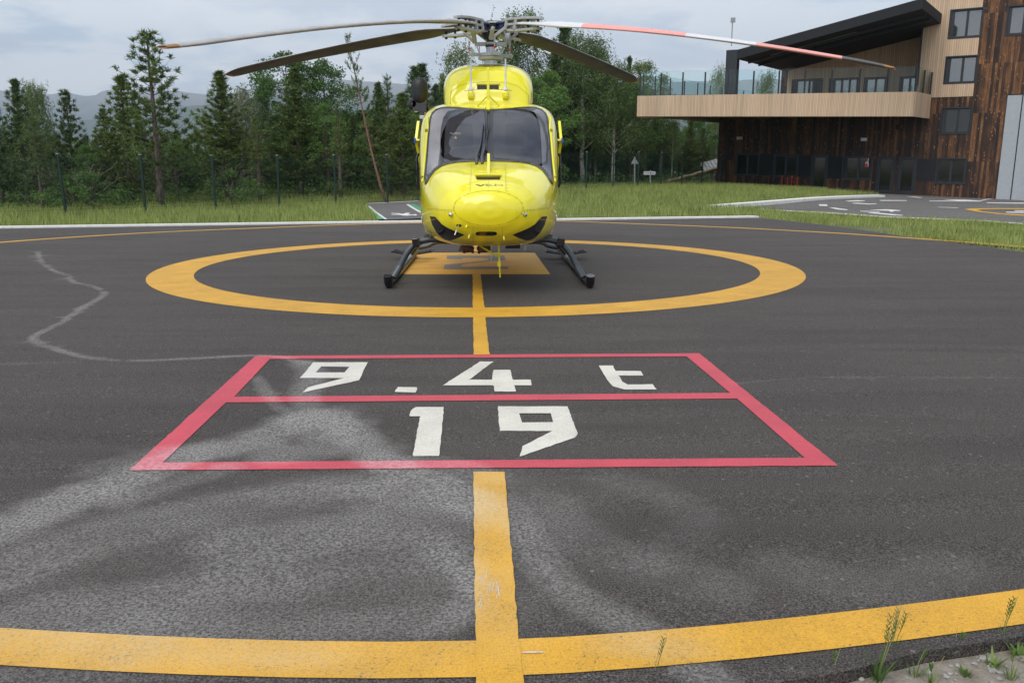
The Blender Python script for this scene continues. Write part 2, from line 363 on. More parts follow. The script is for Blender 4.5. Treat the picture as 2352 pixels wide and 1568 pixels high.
class MB:
    def __init__(s): s.v = []; s.f = []; s.m = []
    def add(s, v, f, mi=0):
        o = len(s.v); s.v += [Vector(x) for x in v]; s.f += [tuple(i + o for i in q) for q in f]; s.m += [mi] * len(f); return s
    def box(s, a, b, mi=0, R=None, c=None):
        x0, y0, z0 = a; x1, y1, z1 = b
        v = [Vector(q) for q in ((x0, y0, z0), (x1, y0, z0), (x1, y1, z0), (x0, y1, z0), (x0, y0, z1), (x1, y0, z1), (x1, y1, z1), (x0, y1, z1))]
        if R is not None: c = Vector(c or (0, 0, 0)); v = [R @ q + c for q in v]
        return s.add(v, [(0, 3, 2, 1), (4, 5, 6, 7), (0, 1, 5, 4), (1, 2, 6, 5), (2, 3, 7, 6), (3, 0, 4, 7)], mi)
    def bar(s, p, q, w, h, mi=0, up=(0, 0, 1)):
        p, q = Vector(p), Vector(q); d = (q - p).normalized(); u = Vector(up)
        if abs(d.dot(u)) > .95: u = Vector((0, 1, 0))
        x = d.cross(u).normalized(); y = x.cross(d).normalized()
        v = [e + x * a * w / 2 + y * b * h / 2 for e in (p, q) for a, b in ((-1, -1), (1, -1), (1, 1), (-1, 1))]
        return s.add(v, [(0, 1, 2, 3), (7, 6, 5, 4), (0, 4, 5, 1), (1, 5, 6, 2), (2, 6, 7, 3), (3, 7, 4, 0)], mi)
    def tube(s, pts, rad, n=10, mi=0, cap=True):
        pts = [Vector(p) for p in pts]
        if isinstance(rad, (int, float)): rad = [rad] * len(pts)
        rings = []; prev = None
        for i, p in enumerate(pts):
            d = (pts[min(i + 1, len(pts) - 1)] - pts[max(i - 1, 0)]).normalized()
            if prev is None: u = Vector((0, 0, 1)) if abs(d.z) < .9 else Vector((1, 0, 0)); x = d.cross(u).normalized()
            else: x = (prev - d * prev.dot(d)).normalized()
            prev = x; y = d.cross(x)
            rings.append([p + (x * cos(2 * pi * j / n) + y * sin(2 * pi * j / n)) * rad[i] for j in range(n)])
        v = [q for r in rings for q in r]; f = []
        for i in range(len(pts) - 1):
            for j in range(n):
                a = i * n + j; b = i * n + (j + 1) % n; f.append((a, b, b + n, a + n))
        if cap: f += [tuple(range(n))[::-1], tuple(range((len(pts) - 1) * n, len(pts) * n))]
        return s.add(v, f, mi)
    def lathe(s, c, prof, n=24, mi=0, R=None):
        c = Vector(c); v = []; f = []
        for r, z in prof:
            for j in range(n):
                q = Vector((r * cos(2 * pi * j / n), r * sin(2 * pi * j / n), z)); v.append((R @ q if R else q) + c)
        for i in range(len(prof) - 1):
            for j in range(n):
                a = i * n + j; b = i * n + (j + 1) % n; f.append((a, b, b + n, a + n))
        f += [tuple(range(n))[::-1], tuple(range((len(prof) - 1) * n, len(prof) * n))]
        return s.add(v, f, mi)
    def build(s, name, mats, parent=None, smooth=False, origin=None, bevel=0.0):
        o = mk(name, s.v, s.f, mats, parent, s.m if isinstance(mats, (list, tuple)) else None, smooth, origin)
        if bevel:
            b = o.modifiers.new('b', 'BEVEL'); b.width = bevel; b.segments = 2; b.limit_method = 'ANGLE'
        if smooth:
            try:
                bpy.context.view_layer.objects.active = o
                o.data.set_sharp_from_angle(angle=radians(40))
            except Exception: pass
        return o
def smoothpath(pts, n=6):
    P = [Vector(p) for p in pts]; P = [P[0] * 2 - P[1]] + P + [P[-1] * 2 - P[-2]]; out = []
    for i in range(1, len(P) - 2):
        for j in range(n):
            t = j / n; a, b, c, d = P[i - 1:i + 3]
            out.append(0.5 * ((2 * b) + (c - a) * t + (2 * a - 5 * b + 4 * c - d) * t * t + (3 * b - a - 3 * c + d) * t ** 3))
    out.append(P[-2]); return out
# ------------------------------------------------------------ dust stains on the pad (world space, metres)
def mpp(py): return 1.5816 / max(20, (py - 381))
STAINS = []
def stain(pts, w, inten):
    """pts in photo pixels; turned into ground points; w = half width in metres"""
    g = [G(*p) for p in pts]; g = smoothpath(g, 3)
    STAINS.append((np.array([(q.x, q.y) for q in g]), w, inten))
stain([(86, 578), (95, 600), (120, 620), (155, 632), (170, 648), (205, 655), (240, 670), (228, 685), (190, 705), (150, 735), (100, 760), (75, 775), (95, 790), (150, 808), (210, 822), (300, 828), (420, 824), (530, 818), (620, 817), (700, 833)], .040, .50)
stain([(590, 868), (612, 900), (640, 935), (690, 960)], .045, .38)
stain([(690, 833), (715, 850), (712, 880), (700, 915), (720, 945), (760, 975), (800, 1010)], .10, .48)
stain([(720, 955), (640, 990), (560, 1020), (450, 1040), (380, 1065), (290, 1100), (170, 1140), (70, 1185), (-60, 1240)], .16, .72)
stain([(450, 1030), (330, 1050), (240, 1080)], .12, .35)
stain([(760, 950), (820, 1000), (870, 1050), (940, 1090), (1030, 1120), (1085, 1170)], .13, .68)
stain([(700, 960), (760, 1000), (740, 1030), (640, 1045)], .16, .50)
stain([(880, 1120), (960, 1140), (1080, 1150)], .16, .50)
stain([(960, 1060), (1060, 1070), (1130, 1100)], .10, .30)
stain([(520, 1075), (400, 1110), (280, 1150)], .09, .40)
stain([(800, 1120), (600, 1150), (400, 1190), (200, 1240), (-50, 1330)], .20, .36)
stain([(1060, 1180), (900, 1200), (700, 1230), (560, 1240)], .22, .40)
stain([(1000, 1270), (800, 1290), (550, 1330), (300, 1390), (100, 1420)], .20, .30)
stain([(1070, 1400), (900, 1430), (600, 1440), (300, 1440)], .10, .28)
stain([(1100, 1350), (1030, 1290), (980, 1240)], .07, .35)
stain([(1010, 1450), (1080, 1370), (1085, 1300)], .06, .35)
stain([(1180, 1170), (1215, 1250), (1290, 1340), (1380, 1400), (1480, 1450), (1600, 1530), (1660, 1600)], .08, .42)
stain([(1250, 1150), (1330, 1240), (1500, 1300), (1640, 1350)], .16, .18)
stain([(150, 1470), (400, 1500), (700, 1520)], .08, .35)
stain([(1400, 1100), (1600, 1180), (1500, 1290)], .12, .14)
stain([(1800, 1300), (2000, 1350), (2200, 1300)], .14, .14)
stain([(1690, 880), (1900, 866), (2352, 868)], .02, .16)
stain([(0, 836), (200, 830)], .04, .14)
stain([(1000, 1200), (600, 1250), (200, 1330)], .75, .13)
stain([(1050, 1420), (500, 1440), (0, 1500)], .35, .12)
def stain_at(xy):
    xy = np.asarray(xy, float).reshape(-1, 2); out = np.zeros(len(xy))
    for pts, w, it in STAINS:
        d = np.full(len(xy), 1e9)
        for a, b in zip(pts[:-1], pts[1:]):
            ab = b - a; t = np.clip(((xy - a) @ ab) / max(1e-9, ab @ ab), 0, 1)
            d = np.minimum(d, np.hypot(*(xy - a - t[:, None] * ab).T))
        s = np.clip((1.3 - d / w) * 1.5, 0, 1); s = s * s * (3 - 2 * s)
        out = 1 - (1 - out) * (1 - s * it)
    return out
def put_stain(o, scale=1.0):
    me = o.data; n = len(me.vertices); co = np.empty(n * 3); me.vertices.foreach_get('co', co); co = co.reshape(-1, 3)
    a = me.attributes.new('stain', 'FLOAT', 'POINT'); a.data.foreach_set('value', (stain_at(co[:, :2]) * scale).astype('f'))
def inpoly(xy, poly):
    xy = np.asarray(xy); x, y = xy[:, 0], xy[:, 1]; ins = np.zeros(len(xy), bool); n = len(poly)
    for i in range(n):
        x0, y0 = poly[i][:2]; x1, y1 = poly[(i + 1) % n][:2]
        if y0 == y1: continue
        c = ((y0 > y) != (y1 > y)) & (x < (x1 - x0) * (y - y0) / (y1 - y0) + x0); ins ^= c
    return ins
def triangulate(outer, inner_pts=(), holes=()):
    loops = [list(outer)] + [list(h) for h in holes]; vs = []; ed = []
    for L in loops:
        b = len(vs); vs += [Vector((q[0], q[1])) for q in L]; ed += [(b + i, b + (i + 1) % len(L)) for i in range(len(L))]
    vs += [Vector((q[0], q[1])) for q in inner_pts]
    v, e, f, *_ = geometry.delaunay_2d_cdt(vs, ed, [], 0, 1e-6)
    v = [(q.x, q.y) for q in v]
    cen = np.array([[(v[t[0]][0] + v[t[1]][0] + v[t[2]][0]) / 3, (v[t[0]][1] + v[t[1]][1] + v[t[2]][1]) / 3] for t in f])
    keep = inpoly(cen, outer)
    for h in holes: keep &= ~inpoly(cen, h)
    return v, [tuple(t) for t, kk in zip(f, keep) if kk]
def sheet(name, outline, m, lift, kind='structure', step=None, holes=(), stainscale=1.0, rag=0.0):
    """flat marking or paving following the ground, outline in world xy"""
    def dens(L, st):
        out = []
        for i in range(len(L)):
            a, b = Vector(L[i][:2]), Vector(L[(i + 1) % len(L)][:2]); n = max(1, int((b - a).length / st))
            out += [a.lerp(b, j / n) for j in range(n)]
        return out
    st = step or 0.25
    O = dens(outline, st); Hs = [dens(h, st) for h in holes]
    if rag: O = [Vector((q.x + random.uniform(-rag, rag), q.y + random.uniform(-rag, rag))) for q in O]
    xs = [q.x for q in O]; ys = [q.y for q in O]
    gx = np.arange(min(xs) + st / 2, max(xs), st); gy = np.arange(min(ys) + st / 2, max(ys), st)
    pts = np.array([(x, y) for x in gx for y in gy]) if len(gx) * len(gy) else np.zeros((0, 2))
    if len(pts):
        kk = inpoly(pts, [(q.x, q.y) for q in O])
        for h in Hs: kk &= ~inpoly(pts, [(q.x, q.y) for q in h])
        pts = pts[kk]
        if len(pts) > 9000: pts = pts[rng.choice(len(pts), 9000, False)]
    v, f = triangulate([(q.x, q.y) for q in O], pts, [[(q.x, q.y) for q in h] for h in Hs])
    V = [(x, y, gz(x, y) + lift) for x, y in v]
    o = mk(name, V, f, m); put_stain(o, stainscale)
    if kind: o['kind'] = kind
    return o
GP = lambda L: [tuple(G(*p)[:2]) for p in L]
# ============================================================ THE SETTING
# --- ground as one sheet to the horizon, falling into a valley beyond the wood
def terrain(x, y):
    z = gz(x, min(y, 60)) - 0.045
    far = max(0.0, y - 75) + max(0.0, abs(x) - 90) * 0.6
    if y < -20: far = max(far, (-20 - y) * .3)
    z -= 190 * sstep(far / 1500)
    z -= min(6, max(0, y - 46) * 0.10) * sstep((6 - x) / 25)
    return z
def spaced(lo, hi, fine, n):
    t = np.linspace(-1, 1, n); s = np.sinh(t * 6.2) / np.sinh(6.2)
    return np.where(s < 0, fine + (fine - lo) * s, fine + (hi - fine) * s)
gx = spaced(-7000, 7000, 5, 170); gy = spaced(-3000, 7500, 20, 170)
V = [(x, y, terrain(x, y)) for y in gy for x in gx]; n = len(gx)
Fq = [(j * n + i, j * n + i + 1, (j + 1) * n + i + 1, (j + 1) * n + i) for j in range(len(gy) - 1) for i in range(n - 1)]
# the sheet dips a little under paved surfaces, so near cells are refined in the grass band by the sinh spacing
o = mk('ground', V, Fq, M['ground']); o['kind'] = 'structure'
# --- landing pad
C0 = Vector((-0.70, 13.6)); RB = 11.1
# painted limit circle, as surveyed from its own line
big = [(0, 1482), (550, 1510), (1142, 1516), (1800, 1460), (2352, 1390)]
meas = [(G(*q).xy - C0) for q in [(0, 1482), (550, 1510), (1142, 1516), (1800, 1460), (2352, 1390), (2352, 567), (2100, 548), (1800, 529), (1500, 516), (1290, 508), (970, 512), (600, 524), (300, 537), (0, 557)]]
mp = sorted([(math.atan2(q.y, q.x), q.length) for q in meas])
def rad_at(a):
    a = (a + pi) % (2 * pi) - pi
    L = [(mp[-1][0] - 2 * pi, mp[-1][1])] + mp + [(mp[0][0] + 2 * pi, mp[0][1])]
    for (a0, r0), (a1, r1) in zip(L[:-1], L[1:]):
        if a0 <= a <= a1: t = (a - a0) / (a1 - a0); t = t * t * (3 - 2 * t) * .35 + t * .65; return r0 + (r1 - r0) * t
    return RB
rads = [rad_at(2 * pi * i / 240) for i in range(240)]
for _ in range(3): rads = [(rads[i - 1] + 2 * rads[i] + rads[(i + 1) % 240]) / 4 for i in range(240)]
def circ(off, a0=0, a1=240): return [(C0.x + (rads[i % 240] + off) * cos(2 * pi * i / 240), C0.y + (rads[i % 240] + off) * sin(2 * pi * i / 240)) for i in range(a0, a1)]
edge_near = GP([(1500, 1610), (1776, 1568), (1923, 1545), (2124, 1494.6), (2284, 1470.6), (2352, 1460)])
a_end = math.atan2(edge_near[-1][1] - C0.y, edge_near[-1][0] - C0.x) % (2 * pi)
right_arc = circ(0.42, int(a_end / (2 * pi) * 240) + 3, 240 + 1)
far_right = GP([(2352, 579), (2230, 562), (2113, 548), (1931, 521), (1747, 500)])
kA, kB = Vector((-13.2, 22.35)), Vector((7.75, 27.25))
kerb_pt = lambda t: kA.lerp(kB, t)
a0i = 120 + 28
left_arc = circ(0.42, a0i, int(a_end / (2 * pi) * 240) - 6)
pad = [q for q in left_arc] + [edge_near[1]] + edge_near[2:] + right_arc + far_right + [tuple(kB), tuple(kerb_pt(-0.9)), (-33, 12), (-14, 3.5)]
# kerb meets the pad just outside, so pull the left side out past the frame
pad = [q for q in pad]
inner = []
y = 1.0
while y < 28:
    st = 0.018 * y + 0.015; x = -1.05 * y * 0.62 - 1.2
    lim = 1.05 * y * 0.62 + 1.2
    while x < lim: inner.append((x + random.uniform(-.2, .2) * st, y + random.uniform(-.2, .2) * st)); x += st * 1.2
    y += st
for pts_, w_, it_ in STAINS:
    if w_ < .12:
        for i in range(len(pts_) - 1):
            a_, b_ = pts_[i], pts_[i + 1]; L_ = np.hypot(*(b_ - a_)); d_ = (b_ - a_) / max(L_, 1e-6); n_ = np.array([-d_[1], d_[0]])
            for t_ in np.arange(0, L_, max(w_, .04 * a_[1] * .5)):
                for o_ in (-1.5, -.9, -.35, .35, .9, 1.5): q_ = a_ + d_ * t_ + n_ * w_ * o_; inner.append((q_[0], q_[1]))
inner = np.array(inner); inner = inner[inpoly(inner, pad)]
v, f = triangulate(pad, inner)
V = [(x, y, gz(x, y)) for x, y in v]
nv = len(pad)
base_i = len(V)
# give the pad's rim a real step down to the earth
ring = [min(range(len(v)), key=lambda i: (v[i][0] - q[0]) ** 2 + (v[i][1] - q[1]) ** 2) for q in pad]
V += [(v[i][0], v[i][1], gz(*v[i]) - 0.06) for i in ring]
f += [(ring[i], base_i + i, base_i + (i + 1) % nv, ring[(i + 1) % nv]) for i in range(nv)]
o = mk('landing_pad', V, f, M['asphalt']); o['kind'] = 'structure'; put_stain(o)
# --- painted markings on the pad
def ringmark(name, c, r1, r0, m, n=160):
    v = []; f = []
    for i in range(n):
        a = 2 * pi * i / n
        for r in (r0, (r0 + r1) / 2, r1): x, y = c[0] + r * cos(a), c[1] + r * sin(a); v.append((x, y, gz(x, y) + .004))
    for i in range(n):
        j = (i + 1) % n
        for k_ in (0, 1): f.append((i * 3 + k_, i * 3 + k_ + 1, j * 3 + k_ + 1, j * 3 + k_))
    o = mk(name, v, f, m); put_stain(o); o['kind'] = 'structure'; return o
ringmark('touchdown_circle', (-.515, 13.93), 5.01, 4.37, M['yellow_line'])
v = []; f = []
for i in range(240):
    a = 2 * pi * i / 240
    for r in (-.105, 0, .105):
        x, y = C0.x + (rads[i] + r) * cos(a), C0.y + (rads[i] + r) * sin(a); v.append((x, y, gz(x, y) + .004))
for i in range(240):
    j = (i + 1) % 240
    for k_ in (0, 1): f.append((i * 3 + k_, i * 3 + k_ + 1, j * 3 + k_ + 1, j * 3 + k_))
o = mk('limit_circle', v, f, M['yellow_line']); put_stain(o); o['kind'] = 'structure'
sheet('centre_line', GP([(1094, 1600), (1205, 1600), (1192, 1470), (1177, 1290), (1159, 1085), (1087, 1085), (1090, 1300)]), M['yellow_line'], .0065, step=.05, rag=.003)
sheet('centre_line', GP([(1088, 816), (1125, 815), (1118, 760), (1112, 700), (1104, 631), (1085.5, 631), (1086, 700)]), M['yellow_line'], .0065, step=.1, rag=.004)
sheet('centre_line', GP([(1085, 580), (1105, 580), (1100, 548), (1085.5, 548)]), M['yellow_line'], .012, step=.2)
nq = [ZB(*q) for q in [(752, 1108), (1350, 1106), (1365, 1155), (1235, 1163), (905, 1198), (905, 1221), (1388, 1220), (1392, 1248), (715, 1250), (728, 1202), (1190, 1158), (1185, 1130), (912, 1130), (912, 1143), (750, 1143)]]
sheet('north_panel', GP([(923.9, 630.3), (1264, 630.3), (1228.2, 580.7), (956, 580.7)]), M['yellow_line'], .004, step=.2)
sheet('north_letter', GP(nq), M['grey_line'], .007, step=.15)
sheet('weight_frame', GP([(297, 1081), (1925, 1070), (1606, 812), (587, 818)]), M['red_line'], .004, rag=.003, step=.05, holes=[
    GP([(374, 1063), (1848, 1052), (1693, 916), (519, 925)]), GP([(538, 912), (1677, 903), (1577, 819), (620, 825)])])
def ZD(x, y): s = 3100 / 2352 / 1.7415; return (400 / 1.7415 + s * x, 1380 / 1.7415 + s * y)
def glyph(name, outer, hole=None):
    sheet(name, GP([ZD(*q) for q in outer]), M['white_line'], .004, rag=.003, step=.04, holes=[GP([ZD(*q) for q in hole])] if hole else [])
glyph('painted_digit', [(648, 53), (812, 53), (786, 108), (614, 145), (632, 129), (740, 101), (607, 101)], [(672, 66), (757, 67), (742, 84), (655, 84)])
glyph('painted_dot', [(904, 128), (963, 129), (958, 145), (894, 143)])
glyph('painted_digit', [(1154, 51), (1194, 51), (1121, 106), (1190, 106), (1194, 76), (1245, 76), (1253, 106), (1306, 106), (1310, 123), (1257, 123), (1262, 142), (1198, 142), (1194, 123), (1040, 123)])
glyph('painted_letter', [(1513, 63), (1556, 63), (1564, 79), (1642, 80), (1650, 94), (1574, 93), (1586, 112), (1602, 121), (1678, 120), (1690, 136), (1592, 136), (1556, 126), (1540, 108)])
glyph('painted_digit', [(958, 189), (1044, 189), (1030, 338), (949, 338), (972, 217), (939, 217), (944, 199)])
glyph('painted_digit', [(1208, 187), (1418, 187), (1451, 272), (1440, 282), (1274, 340), (1282, 308), (1372, 262), (1213, 261)], [(1272, 208), (1368, 208), (1375, 235), (1281, 236)])
# --- kerb strips
def kerb(name, a, b, w, h, down=0.05):
    a, b = Vector(a), Vector(b); d = (b - a).normalized(); nrm = Vector((-d.y, d.x)); mb = MB()
    n = max(1, int((b - a).length / 1.0))
    for i in range(n):
        p, q = a.lerp(b, i / n + .004 / n), a.lerp(b, (i + 1) / n - .004 / n); v = []
        for lift in (-down, h):
            for r in (p, q, q + nrm * w, p + nrm * w): v.append((r.x, r.y, gz(r.x, r.y) + lift))
        mb.add(v, [(0, 3, 2, 1), (4, 5, 6, 7), (0, 1, 5, 4), (1, 2, 6, 5), (2, 3, 7, 6), (3, 0, 4, 7)])
    o = mb.build(name, M['kerb']); o['kind'] = 'structure'; return o
kerb('kerb', kerb_pt(-.9), kB, .38, .045)
g1, g2 = G(1641, 478), G(2033, 453)
kerb('kerb', g1.xy, g2.xy, .42, .10)
M['chalk'] = simple('chalk', (0.6, 0.6, 0.6), 0.9, var=0.3, vs=40)
for i_ in range(16):   # faint chalk scribbles on the centre line
    x0_ = 1102 + random.uniform(0, 42); y0_ = 1308 + random.uniform(0, 80); dx_ = random.uniform(-5, 5); dy_ = random.uniform(6, 26)
    sheet('chalk_mark', GP([(x0_, y0_), (x0_ + 1.0, y0_), (x0_ + dx_ + 1.0, y0_ + dy_), (x0_ + dx_, y0_ + dy_)]), M['chalk'], .0085, step=.02, rag=.001)
sheet('chalk_mark', GP([(1198, 1501), (1245, 1499), (1246, 1502), (1200, 1504)]), M['chalk'], .0085, step=.03, rag=.002)
# --- walkway branching off beyond the kerb, with green and white edge lines
walk = GP([(884, 505), (843, 468), (900, 465.5), (962, 462), (1010, 461), (1060, 470), (1060, 500), (1010, 500)])
sheet('footpath', walk, M['asphalt_far'], .004, step=.6)
sheet('path_line', GP([(884, 504.5), (889, 503.8), (849, 473), (844.5, 474.5)]), M['white_far'], .012, step=.3)
sheet('path_line', GP([(868, 504.5), (883.5, 503.6), (849, 477), (844, 479)]), M['green_line'], .011, step=.3)
sheet('path_line', GP([(932.5, 470), (939, 469.5), (1008, 505), (998, 505)]), M['white_far'], .012, step=.3)
sheet('path_line', GP([(940, 469.3), (952, 468.9), (1022, 505), (1009, 505)]), M['green_line'], .011, step=.3)
sheet('path_line', GP([(843, 468.6), (843.5, 467.4), (962, 461.7), (962, 462.7)]), M['white_far'], .012, step=.4)
def Z5(x, y): return (516.8 + .3113 * x, 57.4 + .3113 * y)
sheet('pedestrian_symbol', GP([Z5(*q) for q in [(1226, 1390), (1275, 1391), (1312, 1396), (1340, 1388), (1362, 1388), (1364, 1393), (1350, 1400), (1384, 1401), (1408, 1398), (1418, 1404), (1408, 1409), (1380, 1406), (1345, 1410), (1318, 1409), (1290, 1404), (1230, 1405), (1228, 1402), (1285, 1400), (1262, 1396), (1228, 1394)]]), M['white_far'], .012, step=.2)
# --- the second pad in front of the building
def Z3(x, y): s = 1496 / 2352 / 1.7415; return (2600 / 1.7415 + s * x, 650 / 1.7415 + s * y)
apron = GP([(1650, 480), (1726, 481.5), (1909, 492), (2040, 500.5), (2260, 509.5), (2352, 517), (2480, 524), (2500, 452), (2290, 449), (2100, 436), (1900, 431), (1900, 441), (2034, 450), (1990, 453), (1800, 468)])
apron_world = apron
sheet('apron', apron, M['asphalt_far'], .004, step=.8)
sheet('apron_line', GP([(1712, 479.8), (1726, 478.9), (1909, 488.8), (2040, 498), (2260, 506.8), (2352, 513.8), (2352, 516), (2260, 509), (2040, 500), (1909, 491), (1726, 481.3)]), M['white_far'], .012, step=.4)
def Z8(x, y): s = 996 / 2352 / 1.7415; return (3100 / 1.7415 + s * x, 700 / 1.7415 + s * y)
for q in ([(412, 279), (488, 281), (500, 296), (420, 293)], [(510, 310), (560, 311), (690, 329), (680, 334), (590, 329)], [(660, 246), (780, 241), (850, 244), (845, 249), (700, 253)],
          [(985, 240), (1245, 241), (1243, 247), (1000, 247)], [(1590, 234), (1800, 236), (1940, 246), (1940, 253), (1700, 252), (1455, 250), (1460, 245), (1720, 246)],
          [(1925, 252), (1940, 252), (2070, 226), (2020, 226)], [(730, 267), (780, 265), (880, 274), (960, 271), (955, 277), (880, 281), (840, 277), (735, 272)],
          [(885, 334), (1040, 327), (1100, 329), (1185, 336), (1183, 341), (1115, 345), (1120, 350), (1085, 350), (1080, 341), (1000, 338)], [(805, 342), (900, 344), (990, 350), (985, 355), (900, 350), (805, 347)],
          [(870, 358), (940, 357), (1210, 382), (1200, 388), (1110, 384), (900, 364)], [(1990, 262), (2352, 265), (2352, 274), (2010, 268)], [(1520, 304), (1730, 311), (1728, 315), (1550, 308)],
          [(1240, 205), (1310, 206), (1395, 216), (1370, 219)], [(2175, 350), (2352, 352), (2352, 362), (2190, 359)], [(2260, 337), (2352, 338), (2352, 346), (2268, 344)]):
    sheet('apron_marking', GP([Z8(*p) for p in q]), M['white_far'], .012, step=.4)
c1, c2 = G(*Z8(1785, 325)), G(*Z8(2600, 393))
yc = [G(*Z8(*q)).xy for q in [(1785, 326), (1840, 320), (2000, 317), (2352, 317), (2700, 322), (2700, 395), (2352, 389), (2120, 374), (1900, 348)]]
yi = [G(*Z8(*q)).xy for q in [(1905, 335), (1960, 327), (2120, 325), (2352, 326), (2650, 330), (2650, 382), (2352, 378), (2150, 367), (1960, 347)]]
sheet('apron_circle', [tuple(q) for q in smoothpath([Vector((*p, 0)) for p in yc], 3)] if False else [tuple(q) for q in yc], M['yellow_line'], .012, step=.5, holes=[[tuple(q) for q in yi]])
# --- paved strip and road by the building's far corner
road = GP([(1560, 424), (1646, 391), (1700, 388), (1720, 424)])
sheet('road', road, M['asphalt_far'], .03, step=1.0)
sheet('road_line', GP([(1566, 422.5), (1646, 393.6), (1646, 394.6), (1570, 423.4)]), M['white_far'], .04, step=1.0)
# --- mountains
def ridge(px):
    pts = [(-900, 150), (-500, 190), (-200, 205), (0, 208), (40, 207), (75, 213), (110, 217), (150, 212), (190, 220), (215, 222), (238, 208), (256, 206), (275, 210), (330, 211), (400, 207), (425, 212), (470, 217), (520, 219), (560, 211), (590, 200), (640, 185), (760, 180), (1000, 200), (1500, 190), (2200, 170), (3200, 180)]
    for (a, ya), (b, yb) in zip(pts[:-1], pts[1:]):
        if a <= px <= b: t = (px - a) / (b - a); return ya + (yb - ya) * t
    return 190
from mathutils import noise as mn
def mountain(name, Y0, topf, depth, nx, rows, rough):
    v = []; xs = np.linspace(-1800, 4200, nx)
    for j in range(rows):
        t = j / (rows - 1)
        for px in xs:
            top = at(px, topf(px), Y0); X = top.x; Y = Y0 - depth * (1 - t)
            zt = top.z; prof = t ** 1.1
            z = -200 + (zt + 200) * prof
            nz = mn.fractal(Vector((X * .0012, Y * .0012, 3.1)), 1.0, 2.0, 6)
            z += nz * rough * (sin(pi * min(1, t * 1.0)) * 1.0 + .05)
            rg = mn.ridged_multi_fractal(Vector((X * .0016, Y * .0007, 1.7)), 1.0, 2.1, 5, 1, 2)
            z += (rg - 1.2) * rough * .45 * (1 - t) * min(1, t * 3)
            v.append((X * (Y / Y0) ** .5, Y, z))
    for px in xs: top = at(px, topf(px), Y0); v.append((top.x, Y0 + depth * .7, -150))
    f = [(j * nx + i, j * nx + i + 1, (j + 1) * nx + i + 1, (j + 1) * nx + i) for j in range(rows) for i in range(nx - 1)]
    o = mk(name, v, f, M['mountain'], smooth=True); o['kind'] = 'structure'; return o
def r1(px): return ridge(px) + 1.6 * mn.fractal(Vector((px * .03, 0, 0)), 1, 2, 5)
def r2(px):
    return min(352, 262 - (px - 300) * .13 if px > 150 else 300) + 3 * mn.fractal(Vector((px * .02, 5, 0)), 1, 2, 5)
mountain('mountains', 6800, r1, 2600, 420, 26, 150)
mountain('hills', 3600, lambda px: max(218, r2(px)), 1500, 300, 18, 80)
# ============================================================ HELICOPTER
AXK = -0.0265
def hx(x, Y): return x + AXK * Y
HELI = empty('helicopter', (hx(0, 13.2), 13.2, gz(0, 13.2)), 0, 'yellow rescue helicopter facing the camera on the touchdown circle', 'helicopter')
Yl = 'heli_yellow'
def loft(name, st, m, n=72, sub=5, parent=HELI, colx=0.0, fmat=None, mats=None):
    S = [Vector((s[0], s[1], s[2], 0)) for s in st]; out = []
    st = [tuple(s) for s in st]; P = [st[0]] + st + [st[-1]]
    for i in range(1, len(P) - 2):
        for j in range(sub):
            t = j / sub; r = []
            for q in range(5):
                a, b, c, d = (P[i - 1][q], P[i][q], P[i + 1][q], P[i + 2][q]); r.append(b + (c - b) * t if q == 0 else 0.5 * (2 * b + (c - a) * t + (2 * a - 5 * b + 4 * c - d) * t * t + (3 * b - a - 3 * c + d) * t ** 3))
            out.append(r)
    out.append(list(st[-1])); v = []; f = []
    for Y, Wd, zb, zt, ex in out:
        Wd = max(.002, Wd); mid = (zb + zt) / 2; hh = max(.002, (zt - zb) / 2)
        for k_ in range(n):
            a = 2 * pi * k_ / n; ca, sa = cos(a), sin(a)
            e2 = ex if sa >= 0 else min(ex + .3, 5.0); v.append((hx(colx + Wd * (abs(ca) ** (2 / e2)) * (1 if ca >= 0 else -1), Y), Y, mid + hh * (abs(sa) ** (2 / e2)) * (1 if sa >= 0 else -1)))
    for i in range(len(out) - 1):
        for k_ in range(n): a = i * n + k_; b = i * n + (k_ + 1) % n; f.append((a, b, b + n, a + n))
    f += [tuple(range(n))[::-1], tuple(range((len(out) - 1) * n, len(out) * n))]
    o = mk(name, v, f, m, parent, smooth=True); return o, v, f
fus, fv, ff = loft('fuselage', [(10.05, .03, .90, .94, 2), (10.06, .16, .82, 1.02, 2), (10.10, .31, .72, 1.09, 2.05), (10.19, .46, .62, 1.16, 2.15), (10.34, .59, .53, 1.23, 2.3), (10.56, .70, .46, 1.305, 2.5), (10.82, .79, .425, 1.375, 2.8), (11.08, .85, .405, 1.435, 3.1),
    (11.22, .872, .40, 1.475, 3.4), (11.40, .895, .395, 1.61, 3.8), (11.60, .915, .375, 1.785, 4.3), (11.80, .932, .36, 1.945, 4.8), (12.0, .943, .34, 2.085, 5.2), (12.15, .950, .33, 2.165, 5.6), (12.35, .957, .325, 2.225, 5.8), (12.8, .96, .32, 2.26, 5.8), (13.6, .96, .33, 2.27, 5.5),
    (14.5, .95, .40, 2.22, 4.2), (15.1, .86, .52, 2.2, 3.8), (15.7, .62, .90, 2.15, 3.2), (16.4, .40, 1.40, 2.1, 2.6), (17.6, .30, 1.56, 2.08, 2.3), (20.0, .17, 1.72, 2.05, 2.1)], M[Yl], 96, 5)
